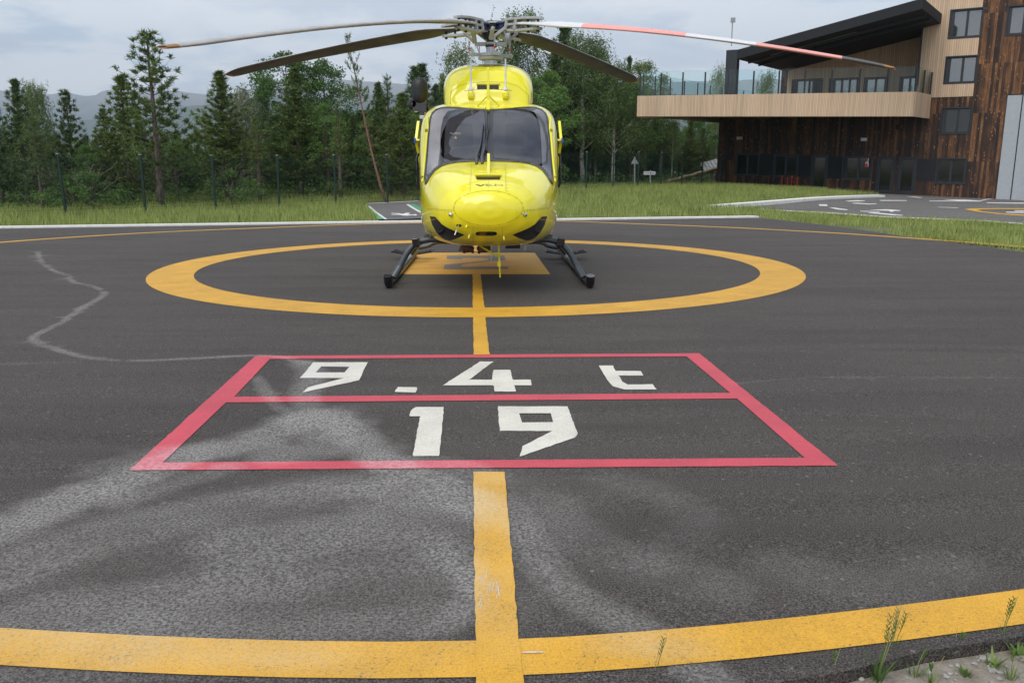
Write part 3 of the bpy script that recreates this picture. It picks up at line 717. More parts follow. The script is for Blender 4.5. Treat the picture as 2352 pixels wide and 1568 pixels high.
dome, dv, df = loft('engine_cowling', [(12.30, .50, 2.0, 2.26, 2.6), (12.36, .555, 2.0, 2.42, 2.7), (12.46, .60, 2.0, 2.56, 2.8), (12.62, .628, 2.0, 2.70, 2.9), (12.85, .640, 2.0, 2.795, 2.9), (13.15, .645, 2.0, 2.835, 3.0), (13.8, .64, 2.0, 2.84, 3.0), (14.6, .58, 2.0, 2.74, 2.8), (15.4, .42, 2.0, 2.5, 2.5), (16.3, .22, 1.95, 2.2, 2.2)], M[Yl], 72, 5)
bh = BVHTree.FromPolygons([Vector(q) for q in fv], ff); bd = BVHTree.FromPolygons([Vector(q) for q in dv], df)
CAMP = Vector((0, 0, CAMH))
def hit(px, py, tree=None):
    r = ray(px, py).normalized(); best = None
    for t in ([tree] if tree else [bh, bd]):
        h = t.ray_cast(CAMP, r)
        if h[0] is not None and (best is None or h[3] < best[3]): best = h
    if best is None:
        t = tree or bh; q = CAMP + r * 11.9; h = t.find_nearest(q); best = (h[0], h[1])
    nrm = best[1]
    if nrm.dot(r) > 0: nrm = -nrm
    return best[0], nrm
def densify(L, st):
    out = []
    for i in range(len(L)):
        a, b = Vector(L[i][:2]), Vector(L[(i + 1) % len(L)][:2]); n = max(1, int((b - a).length / st)); out += [tuple(a.lerp(b, j / n)) for j in range(n)]
    return out
def rounded(L, n=3):
    P = [Vector((*p, 0)) for p in L]; P = [P[-1]] + P + [P[0], P[1]]; out = []
    for i in range(1, len(P) - 2):
        for j in range(n):
            t = j / n; a, b, c, d = P[i - 1:i + 3]
            q = 0.5 * ((2 * b) + (c - a) * t + (2 * a - 5 * b + 4 * c - d) * t * t + (3 * b - a - 3 * c + d) * t ** 3); out.append((q.x, q.y))
    return out
def patch(name, outline, m, lift=.004, tree=None, holes=(), step=4.0, parent=HELI, thick=0.0, solid=0.0):
    O = densify(outline, step); Hs = [densify(h, step) for h in holes]
    xs = [q[0] for q in O]; ys = [q[1] for q in O]
    g = np.array([(x, y) for x in np.arange(min(xs) + step / 2, max(xs), step) for y in np.arange(min(ys) + step / 2, max(ys), step)]).reshape(-1, 2)
    if len(g):
        kk = inpoly(g, O)
        for h in Hs: kk &= ~inpoly(g, h)
        g = g[kk]
    v, f = triangulate(O, g, Hs); V = []
    for x, y in v: p, nn = hit(x, y, tree); V.append(p + nn * lift)
    f = [(t[0], t[1], t[2]) for t in f]
    if f:
        a, b, c = (V[i] for i in f[0])
        if (b - a).cross(c - a).dot(CAMP - a) < 0: f = [(t[0], t[2], t[1]) for t in f]
    o = mk(name, V, f, m, parent, smooth=True)
    if solid: s = o.modifiers.new('s', 'SOLIDIFY'); s.thickness = solid; s.offset = -1
    return o
def sidepatch(name, yz, m, side, lift=.004):
    O = densify(yz, .08); xs = [q[0] for q in O]; ys = [q[1] for q in O]
    g = np.array([(x, y) for x in np.arange(min(xs) + .04, max(xs), .08) for y in np.arange(min(ys) + .04, max(ys), .08)]); g = g[inpoly(g, O)]
    v, f = triangulate(O, g); V = []
    for Y, z in v:
        h = bh.ray_cast(Vector((side * 4, Y, z)), Vector((-side, 0, 0))); V.append(h[0] + h[1] * lift * (1 if h[1].x * side > 0 else -1))
    return mk(name, V, f, m, HELI, smooth=True)
def seam(pts, w, m=None, lift=.003, tree=None, closed=False, mb=None):
    if closed: pts = list(pts) + [pts[0]]
    L = []
    for a, b in zip(pts[:-1], pts[1:]):
        n = max(1, int((Vector(b) - Vector(a)).length / 5)); L += [tuple(Vector(a).lerp(Vector(b), j / n)) for j in range(n)]
    L.append(tuple(pts[-1])); v = []; f = []
    for i, q in enumerate(L):
        d = (Vector(L[min(i + 1, len(L) - 1)]) - Vector(L[max(i - 1, 0)])).normalized(); nn = Vector((-d.y, d.x)) * w / 2
        for s in (-1, 1): p, nr = hit(q[0] + nn.x * s, q[1] + nn.y * s, tree); v.append(p + nr * lift)
    for i in range(len(L) - 1): f.append((2 * i, 2 * i + 1, 2 * i + 3, 2 * i + 2))
    mb.add(v, f)
mir = lambda x: 2650 - x
def both(Lw): return Lw + [(mir(x), y) for x, y in Lw[::-1]]
wsL = [(262, 1428), (250, 1340), (256, 1180), (270, 1000), (286, 800), (302, 600), (320, 420), (338, 300), (370, 225), (440, 162), (540, 130), (660, 122), (800, 131), (1000, 150), (1180, 161), (1320, 164)]
wsB = [(262, 1428), (300, 1380), (350, 1290), (430, 1190), (530, 1120), (650, 1080), (800, 1055), (1000, 1042), (1180, 1037), (1320, 1036)]
WS = [ZW(*q) for q in wsL] + [ZW(mir(x), y) for x, y in wsL[::-1]] + [ZW(mir(x), y) for x, y in wsB[1:]] + [ZW(*q) for q in wsB[1:-1][::-1]]
paneL = [(272, 1345), (278, 1230), (298, 1000), (325, 650), (348, 400), (373, 272), (425, 195), (505, 155), (640, 143), (800, 150), (1000, 170), (1165, 181), (1235, 198), (1252, 245), (1255, 500), (1252, 800), (1245, 950), (1200, 990), (1000, 1000), (800, 1022), (620, 1055), (490, 1105), (395, 1180), (320, 1285)]
PL = rounded([ZW(*q) for q in paneL], 2); PR = rounded([ZW(mir(x), y) for x, y in paneL][::-1], 2)
cab = patch('cabin_interior', WS, M['cabin'], .003, bh, step=5)
cabi = []
def inner(name, outl, m, lift): return patch(name, [ZW(*q) for q in outl], M[m], lift, bh, step=5, parent=cab)
ROOTM[cab] = ROOTM[HELI]
inner('side_daylight', [(275, 1340), (282, 1150), (300, 1000), (325, 650), (348, 400), (373, 272), (430, 195), (520, 160), (680, 150), (800, 160), (640, 190), (560, 300), (525, 450), (512, 600), (512, 800), (470, 1120), (395, 1190), (325, 1285)], 'cabin_daylight', .0045)  # flat pale patches: outside brightness behind the side windows, put into the colour
inner('side_daylight', [(mir(x), y) for x, y in [(275, 1340), (282, 1150), (300, 1000), (325, 650), (348, 400), (373, 272), (430, 195), (520, 160), (600, 200), (520, 320), (470, 450), (450, 700), (440, 1000), (436, 1145), (395, 1190), (325, 1285)]][::-1], 'cabin_daylight', .0045)
inner('cabin_pillar', [(1010, 192), (850, 190), (745, 208), (672, 262), (618, 360), (592, 500), (582, 700), (576, 900), (570, 1075), (515, 1100), (512, 800), (514, 600), (530, 450), (562, 320), (612, 222), (690, 182), (860, 168)], 'gloss_black', .0065)
inner('cabin_pillar', [(1850, 158), (2000, 162), (2090, 215), (2150, 320), (2182, 450), (2200, 700), (2212, 1000), (2216, 1150), (2196, 1145), (2190, 1000), (2178, 700), (2162, 460), (2128, 340), (2070, 240), (1990, 182), (1850, 170)], 'gloss_black', .0065)
inner('dashboard', [(585, 935), (690, 885), (695, 850), (800, 815), (1000, 795), (1325, 785), (1650, 795), (1850, 815), (1920, 845), (1925, 885), (2050, 930), (2060, 1080), (1850, 1050), (1325, 1010), (800, 1050), (575, 1080)], 'dash', .0055)
inner('seat_back', [(760, 430), (820, 400), (980, 400), (1040, 430), (1060, 560), (1050, 780), (740, 800), (735, 560)], 'dash', .005)
inner('seat_back', [(mir(x), y) for x, y in [(760, 430), (820, 400), (980, 400), (1040, 430), (1060, 560), (1050, 780), (740, 800), (735, 560)]][::-1], 'dash', .005)
patch('windshield_frame', WS, M['frame_grey'], .012, bh, holes=[PL, PR], step=5, solid=.010)
ws = patch('windshield', PL, M['glazing'], .009, bh, step=5)
ws2 = patch('windshield', PR, M['glazing'], .009, bh, step=5)
ROOTM[ws] = ROOTM[HELI]
patch('sticker', [ZW(*q) for q in [(672, 562), (700, 556), (690, 566), (720, 578), (770, 586), (855, 586), (855, 592), (760, 592), (705, 585)]], M['logo_pale'], .011, bh, parent=ws)
patch('sticker', [ZW(*q) for q in [(735, 572), (750, 562), (858, 566), (855, 576), (770, 578)]], M['logo_pale'], .011, bh, parent=ws)
patch('sticker', [ZW(*q) for q in [(768, 612), (794, 662), (740, 662)]], M['amber'], .011, bh, parent=ws)
# doors: yellow edge strips and side windows
for s in (-1, 1):
    L = [(305, 300), (312, 470), (296, 600), (280, 800), (262, 1050), (244, 1250), (232, 1390)]
    L = L if s < 0 else [(mir(x), y) for x, y in L]
    P = [hit(*ZW(*q), bh) for q in L]; mb = MB(); mb.tube(smoothpath([p + n_ * .018 for p, n_ in P], 4), .016, 8)
    mb.build('door_edge', M[Yl], HELI, smooth=True)
    sidepatch('door_window', [(12.02, 1.02), (12.16, 1.5), (12.30, 1.95), (12.5, 2.06), (12.95, 2.08), (13.0, 2.0), (13.0, 1.1), (12.85, 1.0)], M['pane'], s, .006)
    sidepatch('cabin_window', [(13.15, 1.15), (13.15, 2.02), (13.25, 2.08), (14.0, 2.08), (14.1, 1.98), (14.1, 1.15), (14.0, 1.08), (13.25, 1.08)], M['pane'], s, .006)
    mb = MB(); x = .975 * s
    mb.tube([(hx(x + .02 * s, 12.55), 12.55, 1.08), (hx(x + .045 * s, 12.55), 12.55, 1.14), (hx(x + .045 * s, 12.55), 12.55, 1.50), (hx(x + .02 * s, 12.55), 12.55, 1.56)], .018, 8)
    mb.build('door_handle', M['gloss_black'], HELI, smooth=True)
    for yy in (540, 1320):
        p, n_ = hit(*ZW(300 if yy == 540 and s < 0 else mir(300) if yy == 540 else 235 if s < 0 else mir(235), yy), bh)
        MB().box((-.018, -.03, -.022), (.018, .03, .022), R=Matrix.Identity(3), c=p + n_ * .03).build('hinge', M['seam'], HELI, bevel=.004)
# chin windows and lower slot
chin = [(575, 693), (632, 697), (665, 735), (700, 775), (760, 812), (830, 843), (937, 885), (875, 915), (785, 945), (735, 935), (700, 915), (645, 860), (600, 780)]
patch('chin_window', [ZB(*q) for q in chin], M['gloss_black'], .004, bh, step=4)
patch('chin_window', [ZB(2372 - x, y) for x, y in chin[::-1]], M['gloss_black'], .004, bh, step=4)
patch('landing_light', rounded([ZB(*q) for q in [(1052, 874), (1062, 857), (1100, 852), (1230, 852), (1265, 857), (1276, 872), (1262, 888), (1220, 894), (1110, 895), (1065, 890)]], 2), M['gloss_black'], .004, bh)
# panel lines, fasteners
mb = MB()
el_ = [(1185 + 360 * cos(a), 607 + (182 if sin(a) > 0 else 180) * sin(a)) for a in np.linspace(0, 2 * pi, 60, False)]
seam([ZB(*q) for q in el_], .5, tree=bh, closed=True, mb=mb)
for L in ([(1011, 148), (998, 432)], [(1361, 148), (1368, 432)], [(540, 612), (690, 622), (828, 632)], [(1545, 632), (1700, 618), (1835, 605)], [(1027, 800), (1022, 960)], [(1330, 800), (1335, 960)], [(1187, 320), (1187, 400)]):
    seam([ZB(*q) for q in L], .6, tree=bh, mb=mb)
seam([ZA(*q) for q in [(790, 960), (795, 830), (880, 770), (1000, 735), (1185, 725), (1370, 735), (1490, 770), (1600, 860), (1610, 960)]], .6, tree=bd, mb=mb)
mb.build('panel_line', M['seam'], HELI)
mb = MB()
def rivets(L, n, r=.006, conv=ZB):
    for i in range(n):
        t = i / max(1, n - 1) * (len(L) - 1); j = min(int(t), len(L) - 2); q = Vector(L[j]).lerp(Vector(L[j + 1]), t - j)
        p, nn = hit(*conv(*q)); R = nn.to_track_quat('Z', 'Y').to_matrix(); mb.lathe(p, [(r, 0), (r * .8, r * .5), (r * .2, r * .7)], 6, R=R)
for i in range(0, 60, 3): q = el_[i]; rivets([(q[0] * 1.012 - 14, q[1]), (q[0] * 1.012 - 14, q[1])], 2)
rivets([(992, 180), (985, 430)], 9); rivets([(1375, 180), (1380, 430)], 9); rivets([(560, 625), (800, 645)], 8); rivets([(1560, 640), (1800, 620)], 8)
rivets([(530, 600), (545, 760), (590, 880), (660, 980)], 14); rivets([(1842, 600), (1827, 760), (1782, 880), (1712, 980)], 14)
rivets([(640, 895), (700, 950), (760, 965)], 7); rivets([(1732, 895), (1672, 950), (1612, 965)], 7)
mb.build('rivets', M['seam'], HELI)
mb = MB()
def wrivets(L, n):
    for i in range(n):
        t = i / (n - 1) * (len(L) - 1); j = min(int(t), len(L) - 2); q = Vector(L[j]).lerp(Vector(L[j + 1]), t - j)
        p, nn = hit(*ZW(*q), bh); R = nn.to_track_quat('Z', 'Y').to_matrix(); mb.lathe(p + nn * .022, [(.006, 0), (.004, .004)], 6, R=R)
wrivets([(330, 1290), (430, 1165), (560, 1085), (800, 1038), (1100, 1022)], 14); wrivets([(2320, 1290), (2220, 1165), (2090, 1085), (1850, 1038), (1550, 1022)], 14)
wrivets([(1345, 220), (1345, 1000)], 17)
mb.build('frame_screws', M['black_matt'], HELI)
# grey rotor deck on top of the cowling
patch('cowling_top', rounded([ZA(*q) for q in [(862, 568), (950, 529), (1080, 517), (1185, 515), (1300, 517), (1420, 528), (1520, 566), (1420, 560), (1300, 566), (1185, 570), (1060, 567), (950, 562)]], 2), M['silver'], .004, bd, step=3)
# cowling intake with lip
patch('air_intake', [ZA(*q) for q in [(1068, 765), (1294, 765), (1294, 804), (1068, 804)]], M['black_matt'], .005, bd)
mb = MB(); a, na = hit(*ZA(1062, 752), bd); b, nb = hit(*ZA(1305, 752), bd); mb.bar(a + na * .012, b + nb * .012, .03, .03); mb.build('intake_lip', M[Yl], HELI, bevel=.006)
patch('nose_intake', [ZB(*q) for q in [(1055, 288), (1312, 288), (1305, 312), (1064, 312)]], M['black_matt'], .005, bh)
mb = MB(); a, na = hit(*ZB(1046, 276), bh); b, nb = hit(*ZB(1320, 276), bh); mb.bar(a + na * .02, b + nb * .02, .07, .03); mb.build('intake_lip', M[Yl], HELI, bevel=.008)
# sponsor lettering on the nose, wings and word
patch('emblem', [ZB(*q) for q in [(1043, 361), (1088, 365), (1104, 373), (1122, 365), (1152, 359), (1130, 372), (1104, 381), (1080, 375)]], M['logo_dark'], .004, bh, step=3)
strokes = {'S': [[(22, 0), (0, 0), (0, 7), (22, 9), (22, 17), (0, 17)]], 'A': [[(0, 18), (11, 0), (23, 18)], [(6, 12), (17, 12)]], 'L': [[(0, 0), (0, 17), (20, 17)]], 'E': [[(20, 0), (0, 0), (0, 17), (20, 17)], [(0, 8), (16, 8)]], 'W': [[(0, 0), (4, 17), (11, 5), (18, 17), (24, 0)]]}
mb = MB(); X0 = 1158
for ch in 'SALEWA':
    for stq in strokes[ch]: seam([ZB(X0 + x, 361 + y * .95) for x, y in stq], .72, tree=bh, mb=mb, lift=.004)
    X0 += 31
mb.build('lettering', M['logo_dark'], HELI)
# studs, ports, pegs on the nose
def peg(q, r, L, m, name, conv=ZB):
    p, nn = hit(*conv(*q), bh); R = nn.to_track_quat('Z', 'Y').to_matrix(); return MB().lathe(p - nn * .01, [(r * 1.25, 0), (r, .01 + L * .3), (r * .9, L * .8), (r * .4, L)], 14, R=R).build(name, M[m], HELI, smooth=True)
peg((800, 675), .024, .05, 'silver', 'marker_light'); peg((1562, 675), .024, .05, 'silver', 'marker_light')
peg((960, 793), .014, .05, Yl, 'static_port'); peg((987, 885), .012, .06, Yl, 'static_port'); peg((1345, 903), .012, .06, Yl, 'static_port')
patch('probe_port', [ZB(878 + 28 * cos(a) , 788 + 14 * sin(a)) for a in np.linspace(0, 2 * pi, 14, False)], M['black_matt'], .004, bh, step=2)
p, nn = hit(*ZB(880, 780), bh); MB().tube([p, p + nn * .08 + Vector((0, -.02, -.03)), p + nn * .10 + Vector((-.01, -.03, -.07))], .006, 6).build('probe', M['steel'], HELI)
# windscreen wipers, centre cable, wire cutters
for L in ([(1118, 1085), (1118, 1035), (1190, 800), (1238, 470)], [(1212, 1080), (1215, 1035), (1262, 850), (1328, 470)]):
    P = [hit(*ZW(*q), bh) for q in L]; mb = MB(); pts = [p + n_ * .05 for p, n_ in P]; pts[0] = P[0][0]
    mb.tube(pts[:2], .018, 8); mb.tube(smoothpath(pts[1:], 5), [.013 - .0005 * i for i in range(11)], 8); mb.build('wiper', M['gloss_black'], HELI, smooth=True)
for L in ([(1240, 480), (1180, 860), (1172, 975)], [(1310, 500), (1262, 820), (1245, 960)]):
    P = [hit(*ZW(*q), bh) for q in L]; mb = MB(); mb.tube(smoothpath([p + n_ * .034 for p, n_ in P], 4), .007, 6); mb.build('wiper_blade', M['black_matt'], HELI)
P = [hit(*ZW(*q), bh) for q in [(1285, 180), (1283, 480), (1283, 900)]]; mb = MB(); mb.tube([p + n_ * .035 for p, n_ in P], .016, 8); mb.build('centre_bar', M['gloss_black'], HELI, smooth=True)
mb = MB(); a, b = at(*ZA(1183, 575), 12.18), at(*ZA(1183, 1025), 12.10); mb.bar(a, b, .018, .035, up=(1, 0, 0))
c = at(*ZA(1183, 868), 12.16)
for x in (1070, 1302): mb.tube([c, hit(*ZA(x, 978), bh)[0]], .012, 8)
mb.bar(at(*ZA(1183, 930), 12.12), at(*ZA(1183, 1028), 12.0), .05, .05); mb.build('upper_wire_cutter', M[Yl], HELI, bevel=.003)
mb = MB(); p, nn = hit(*ZB(1187, 270), bh); mb.bar(at(*ZB(1187, 40), 11.10), p, .013, .035, up=(1, 0, 0)); mb.build('wire_deflector', M[Yl], HELI, bevel=.003)
mb = MB(); Y0 = 10.75
mb.tube([at(*ZB(1272, 790), 10.45), at(*ZB(1290, 900), 10.6), at(*ZB(1298, 1120), 10.72), at(*ZB(1308, 1330), 10.74)], [.006, .010, .011, .009], 8)
mb.tube([at(*ZB(1090, 1000), 11.0), at(*ZB(1285, 1112), 10.75)], .011, 8); mb.box((-.02, -.02, -.03), (.02, .02, .03), R=Matrix.Identity(3), c=at(*ZB(1297, 1190), 10.72))
mb.build('lower_wire_cutter', M[Yl], HELI)
# antennas on the cowling
for x in (1003, 1365):
    p, nn = hit(*ZA(x, 860), bd); t = at(*ZA(x, 487), p.y - .06); q = at(*ZA(x, 812), p.y - .05)
    MB().bar(hit(*ZA(x, 905), bd)[0] + Vector((0, -.01, 0)), at(*ZA(x, 822), p.y - .02), .115, .09, up=(1, 0, 0)).build('antenna_base', M[Yl], HELI, bevel=.03)
    MB().tube([q, q + Vector((0, 0, .025)), q + Vector((0, 0, .05)), t], [.036, .030, .013, .011], 10).build('antenna', M['white_plastic'], HELI, smooth=True)
# belly fittings
mb = MB(); mb.box((-.10, -.08, -.03), (.10, .08, .02), R=Matrix.Identity(3), c=at(*ZB(1440, 1000), 11.6)); mb.build('belly_light', M['hub_dark'], HELI, bevel=.008)
mb = MB(); mb.bar(at(*ZB(1567, 990), 11.7), at(*ZB(1567, 1052), 11.7), .03, .06); mb.build('belly_antenna', M['white_plastic'], HELI, bevel=.004)
MB().tube([at(*ZB(1215, 940), 11.2), at(*ZB(1215, 1165), 11.2)], .007, 6).build('belly_rod', M['white_plastic'], HELI)
for x in (960, 1140):
    mb = MB(); c = at(*ZB(x, 1035), 12.4)
    for i in range(7): a = random.random() * 6; mb.bar(c + Vector((0, 0, .07)), c + Vector((cos(a) * .11, sin(a) * .08, -.06 + random.random() * .05)), .04, .03)
    mb.lathe(c, [(.07, .06), (.11, .02), (.10, -.02), (.04, -.05)], 10); mb.build('cargo_fitting', M['bark_red'], HELI)
# --- skid landing gear
gear = empty('skid_gear', (hx(0, 13.2), 13.2, gz(0, 13.2)), 0)
bpy.data.objects.remove(gear)
for s in (-1, 1):
    xs_ = 1.315 * s; mb = MB(); g = lambda Y, dz: Vector((hx(xs_, Y), Y, gz(0, Y) + dz))
    mb.tube(smoothpath([g(11.12, .155), g(11.22, .10), g(11.5, .062), g(12.2, .055), g(13.6, .055), g(15.25, .055)], 5), [.047] * 26, 14); mb.build('skid', M['skid'], HELI, smooth=True)
    MB().tube([g(11.10, .175), g(11.13, .085), g(11.17, .03)], [.056, .060, .046], 16).build('skid_cap', M['gloss_black'], HELI, smooth=True)
    def tubeP(name, L, r, mm='skid'):
        P = [at(*(ZB(x, y) if s < 0 else ZB(2372 - x, y)), Y) for x, y, Y in L]
        n = 5; mb = MB(); mb.tube(smoothpath(P, n), [r] * ((len(P) - 1) * n + 1), 12); mb.build(name, M[mm], HELI, smooth=True)
    tubeP('front_cross_tube', [(760, 955, 11.62), (620, 935, 11.62), (520, 945, 11.62), (430, 975, 11.62), (355, 1050, 11.60), (300, 1140, 11.58), (245, 1250, 11.55), (215, 1300, 11.52)], .041)
    tubeP('cross_tube_sleeve', [(262, 1222, 11.56), (195, 1330, 11.50)], .050, 'skid')
    tubeP('rear_cross_tube', [(800, 960, 14.3), (640, 965, 14.3), (560, 1000, 14.3), (450, 1025, 14.3), (400, 1065, 14.3), (355, 1130, 14.3), (325, 1175, 14.3)], .038)
    tubeP('cross_tube_strut', [(600, 880, 13.2), (550, 890, 13.4), (505, 945, 13.7), (420, 1040, 14.0), (380, 1090, 14.2)], .030)
    tubeP('strut_sleeve', [(440, 1030, 14.2), (350, 1140, 14.2)], .055, 'galva')
    c = at(*(ZB(428, 955) if s < 0 else ZB(2372 - 428, 955)), 11.58); MB().box((-.05, -.05, -.07), (.05, .05, .05), R=Matrix.Rotation(.15 * s, 3, 'Y'), c=c).build('tube_clamp', M['gloss_black'], HELI, bevel=.015)
    mb = MB(); Y = 14.85; c = g(Y, .085)
    for wx in (-1, 1):
        for i in range(6):
            yy = (i - 2.5) * .075; mb.bar(c + Vector((wx * .04, yy * .6, 0)), c + Vector((wx * .335, yy, .055)), .022, .02)
        mb.bar(c + Vector((wx * .335, -.20, .055)), c + Vector((wx * .335, .20, .055)), .022, .025); mb.bar(c + Vector((wx * .20, -.17, .028)), c + Vector((wx * .20, .17, .028)), .02, .02)
    mb.box((-.06, -.1, -.03), (.06, .1, .04), R=Matrix.Identity(3), c=c); mb.build('skid_pad', M['hub_dark'], HELI)
# --- tail surfaces
for s in (-1, 1):
    Y = 18.5; xx = 1.50 * s; zt_, zm, zb_ = at(1290, 276.5, Y).z, at(1290, 322.5, Y).z, at(1290, 391, Y).z
    mb = MB(); v = []
    for z, x0, ya, yb in ((zt_, xx - .01 * s, Y + .25, Y + .55), (zm, xx + .02 * s, Y - .05, Y + .5), (zb_, xx - .05 * s, Y + .3, Y + .55)):
        v += [(hx(x0, Y) - .028, ya + .04, z), (hx(x0, Y) + .028, ya + .04, z), (hx(x0, Y) + .02, yb, z), (hx(x0, Y) - .02, yb, z)]
    mb.add(v, [(0, 1, 2, 3)] + [(i + a, i + b, i + b + 4, i + a + 4) for i in (0, 4) for a, b in ((0, 1), (1, 2), (2, 3), (3, 0))] + [(8, 11, 10, 9)]); mb.build('endplate', M[Yl], HELI, bevel=.006)
    MB().box((-.018, -.05, -.06), (.018, .05, .05), R=Matrix.Identity(3), c=(hx(xx + .035 * s, Y), Y, zm)).build('position_light', M['blue_plastic'], HELI, bevel=.008)
mb = MB(); mb.bar((hx(-1.5, 18.6), 18.6, zm), (hx(1.5, 18.6), 18.6, zm), .40, .045); mb.build('stabilizer', M[Yl], HELI, bevel=.02)
mb = MB(); v = []
for dx in (-.035, .035): v += [(hx(dx, 20), 18.9, 2.0), (hx(dx, 20), 19.9, 1.85), (hx(dx, 20), 20.9, 3.05), (hx(dx, 20), 20.5, 3.1), (hx(dx, 20), 20.2, 1.15), (hx(dx, 20), 19.8, 1.2)]
mb.add(v[:4] + v[6:10], [(0, 1, 2, 3), (7, 6, 5, 4), (0, 4, 5, 1), (1, 5, 6, 2), (2, 6, 7, 3), (3, 7, 4, 0)]); mb.build('tail_fin', M[Yl], HELI, bevel=.01)
mb = MB(); tc_ = Vector((hx(.14, 20.1), 20.1, 2.35))
for a in (.5, .5 + pi / 2): mb.bar(tc_ - Vector((0, cos(a), sin(a))) * .8, tc_ + Vector((0, cos(a), sin(a))) * .8, .14, .02, up=(1, 0, 0))
mb.build('tail_rotor', M['blade_white'], HELI)
# --- rescue hoist on the viewer's left
Y = 13.3; mb = MB(); c = at(*ZA(470, 820), Y); R90 = None
prof = [(.02, .192), (.06, .180), (.095, .150), (.115, .105), (.121, .05), (.121, -.07), (.116, -.12), (.10, -.16), (.06, -.185)]
h = MB().lathe(c, prof, 26).build('hoist_drum', M['hub_dark'], HELI, smooth=True)
mb = MB(); cc = at(*ZA(400, 960), Y); mb.lathe(cc, [(.05, -.07), (.085, -.06), (.085, .06), (.05, .07)], 20, R=Matrix.Rotation(pi / 2, 3, 'X'))
cc = at(*ZA(470, 985), Y); mb.box((-.10, -.07, -.075), (.10, .07, .09), R=Matrix.Identity(3), c=cc)
cc = at(*ZA(530, 1000), Y); mb.lathe(cc, [(.048, -.09), (.048, .07)], 16)
mb.tube([at(*ZA(500, 1010), Y), at(*ZA(500, 1175), Y)], .048, 12); mb.tube([at(*ZA(490, 1170), Y), at(*ZA(500, 1240), Y), at(*ZA(560, 1300), 13.2)], .02, 8)
mb.bar(at(*ZA(540, 1030), Y), at(*ZA(680, 985), 13.1), .06, .07); mb.build('hoist_body', M['gloss_black'], HELI, smooth=True)
mb = MB(); mb.box((-.037, -.055, -.025), (.037, -.03, .025), R=Matrix.Identity(3), c=at(*ZA(497, 1095), Y)); mb.build('hoist_label', M['white_plastic'], HELI)
MB().tube([at(*ZA(527, 1045), Y - .05), at(*ZA(527, 1075), Y - .05)], .018, 8).build('hoist_hook', M['amber'], HELI)
# --- rotor head
HY = 13.2; HUB = at(1127, 64, HY); s_ = .00087
def TT(x, y, dy=0.0): return at(*ZT(x, y), HY + dy)
mb = MB(); mx0 = Vector((HUB.x, HY, 0)); zT = lambda y: TT(1090, y).z
mb.lathe(mx0, [(.10, 2.80), (.10, zT(700)), (.066, zT(690)), (.066, zT(595))], 28); mb.build('mast', M['steel'], HELI, smooth=True)
mb = MB(); mb.lathe(mx0, [(.078, zT(598)), (.078, zT(535)), (.06, zT(500)), (.06, zT(260))], 24); mb.build('mast_collar', M['hub_dark'], HELI, smooth=True)
mb = MB(); mb.lathe(mx0, [(.10, zT(832)), (.18, zT(815)), (.185, zT(770)), (.12, zT(762))], 32)
mb.build('swashplate', M['hub_grey'], HELI, smooth=True)
mb = MB(); mb.lathe(mx0, [(.12, zT(766)), (.16, zT(760)), (.15, zT(700)), (.09, zT(690))], 28)
for a in (20, 110, 200, 290): a = radians(a); d = Vector((cos(a), sin(a), 0)); mb.bar(mx0 + d * .08 + Vector((0, 0, zT(730))), mx0 + d * .315 + Vector((0, 0, zT(738))), .055, .048)
mb.build('rotating_swashplate', M['hub_grey'], HELI, bevel=.006)
mb = MB()
for a in (0, 180): a = radians(a); d = Vector((cos(a), sin(a), 0)); z0 = Vector((0, 0, zT(540))); mb.bar(mx0 + z0, mx0 + d * .235 + Vector((0, 0, zT(550))), .07, .05)
mb.lathe(mx0, [(.09, zT(562)), (.10, zT(550)), (.10, zT(525)), (.08, zT(515))], 24)
for sx in (-1, 1):
    for o_ in (0, .045): mb.bar(mx0 + Vector((sx * (.21 - o_), -.03, zT(565))), mx0 + Vector((sx * .165, -.03, zT(705))), .014, .018)
mb.build('scissor_link', M['hub_grey'], HELI, bevel=.003)
links = [(755, 490, 715, -.1), (1190, 400, 715, -.26), (1448, 500, 735, .0), (1060, 500, 715, .26)]
for x, y0, y1, dy in links:
    mb = MB(); a, b = TT(x, y0, dy), TT(x, y1, dy); mb.tube([a, a.lerp(b, .3), a.lerp(b, .32), b], [.016, .016, .010, .010], 10); l = mb.build('pitch_link', M['hub_grey'], HELI, smooth=True)
    q = a.lerp(b, .68); r_ = MB(); r_.tube([q, q + Vector((0, 0, .03))], .014, 10); ROOTM[l] = ROOTM[HELI]; r_.build('link_band', M['red_plastic'], l)
AZ = [-30.0, 59.5, 150.0, 237.0]
TIPS = [(2050, 158), (1465, 187), (525, 172), (375, 110)]
KIND = ['band', 'grey', 'grey', 'grey']; PITCH = [(-22, 2), (20, 10), (20, 9), (4, -5)]
mbp = MB(); mbd = MB(); 
zp = HUB.z
mbp.lathe(Vector((HUB.x, HY, 0)), [(.05, zp + .075), (.13, zp + .07), (.15, zp + .055), (.15, zp + .045), (.05, zp + .04)], 24)
mbp.lathe(Vector((HUB.x, HY, 0)), [(.05, zp - .04), (.15, zp - .045), (.15, zp - .06), (.05, zp - .07)], 24)
mbd.lathe(Vector((HUB.x, HY, 0)), [(.09, zp - .16), (.14, zp - .08), (.145, zp + .03), (.07, zp + .09)], 20)
mbp.box((-.012, -.012, .09), (.012, .012, .125), R=Matrix.Identity(3), c=(HUB.x + .01, HY, zp)); 
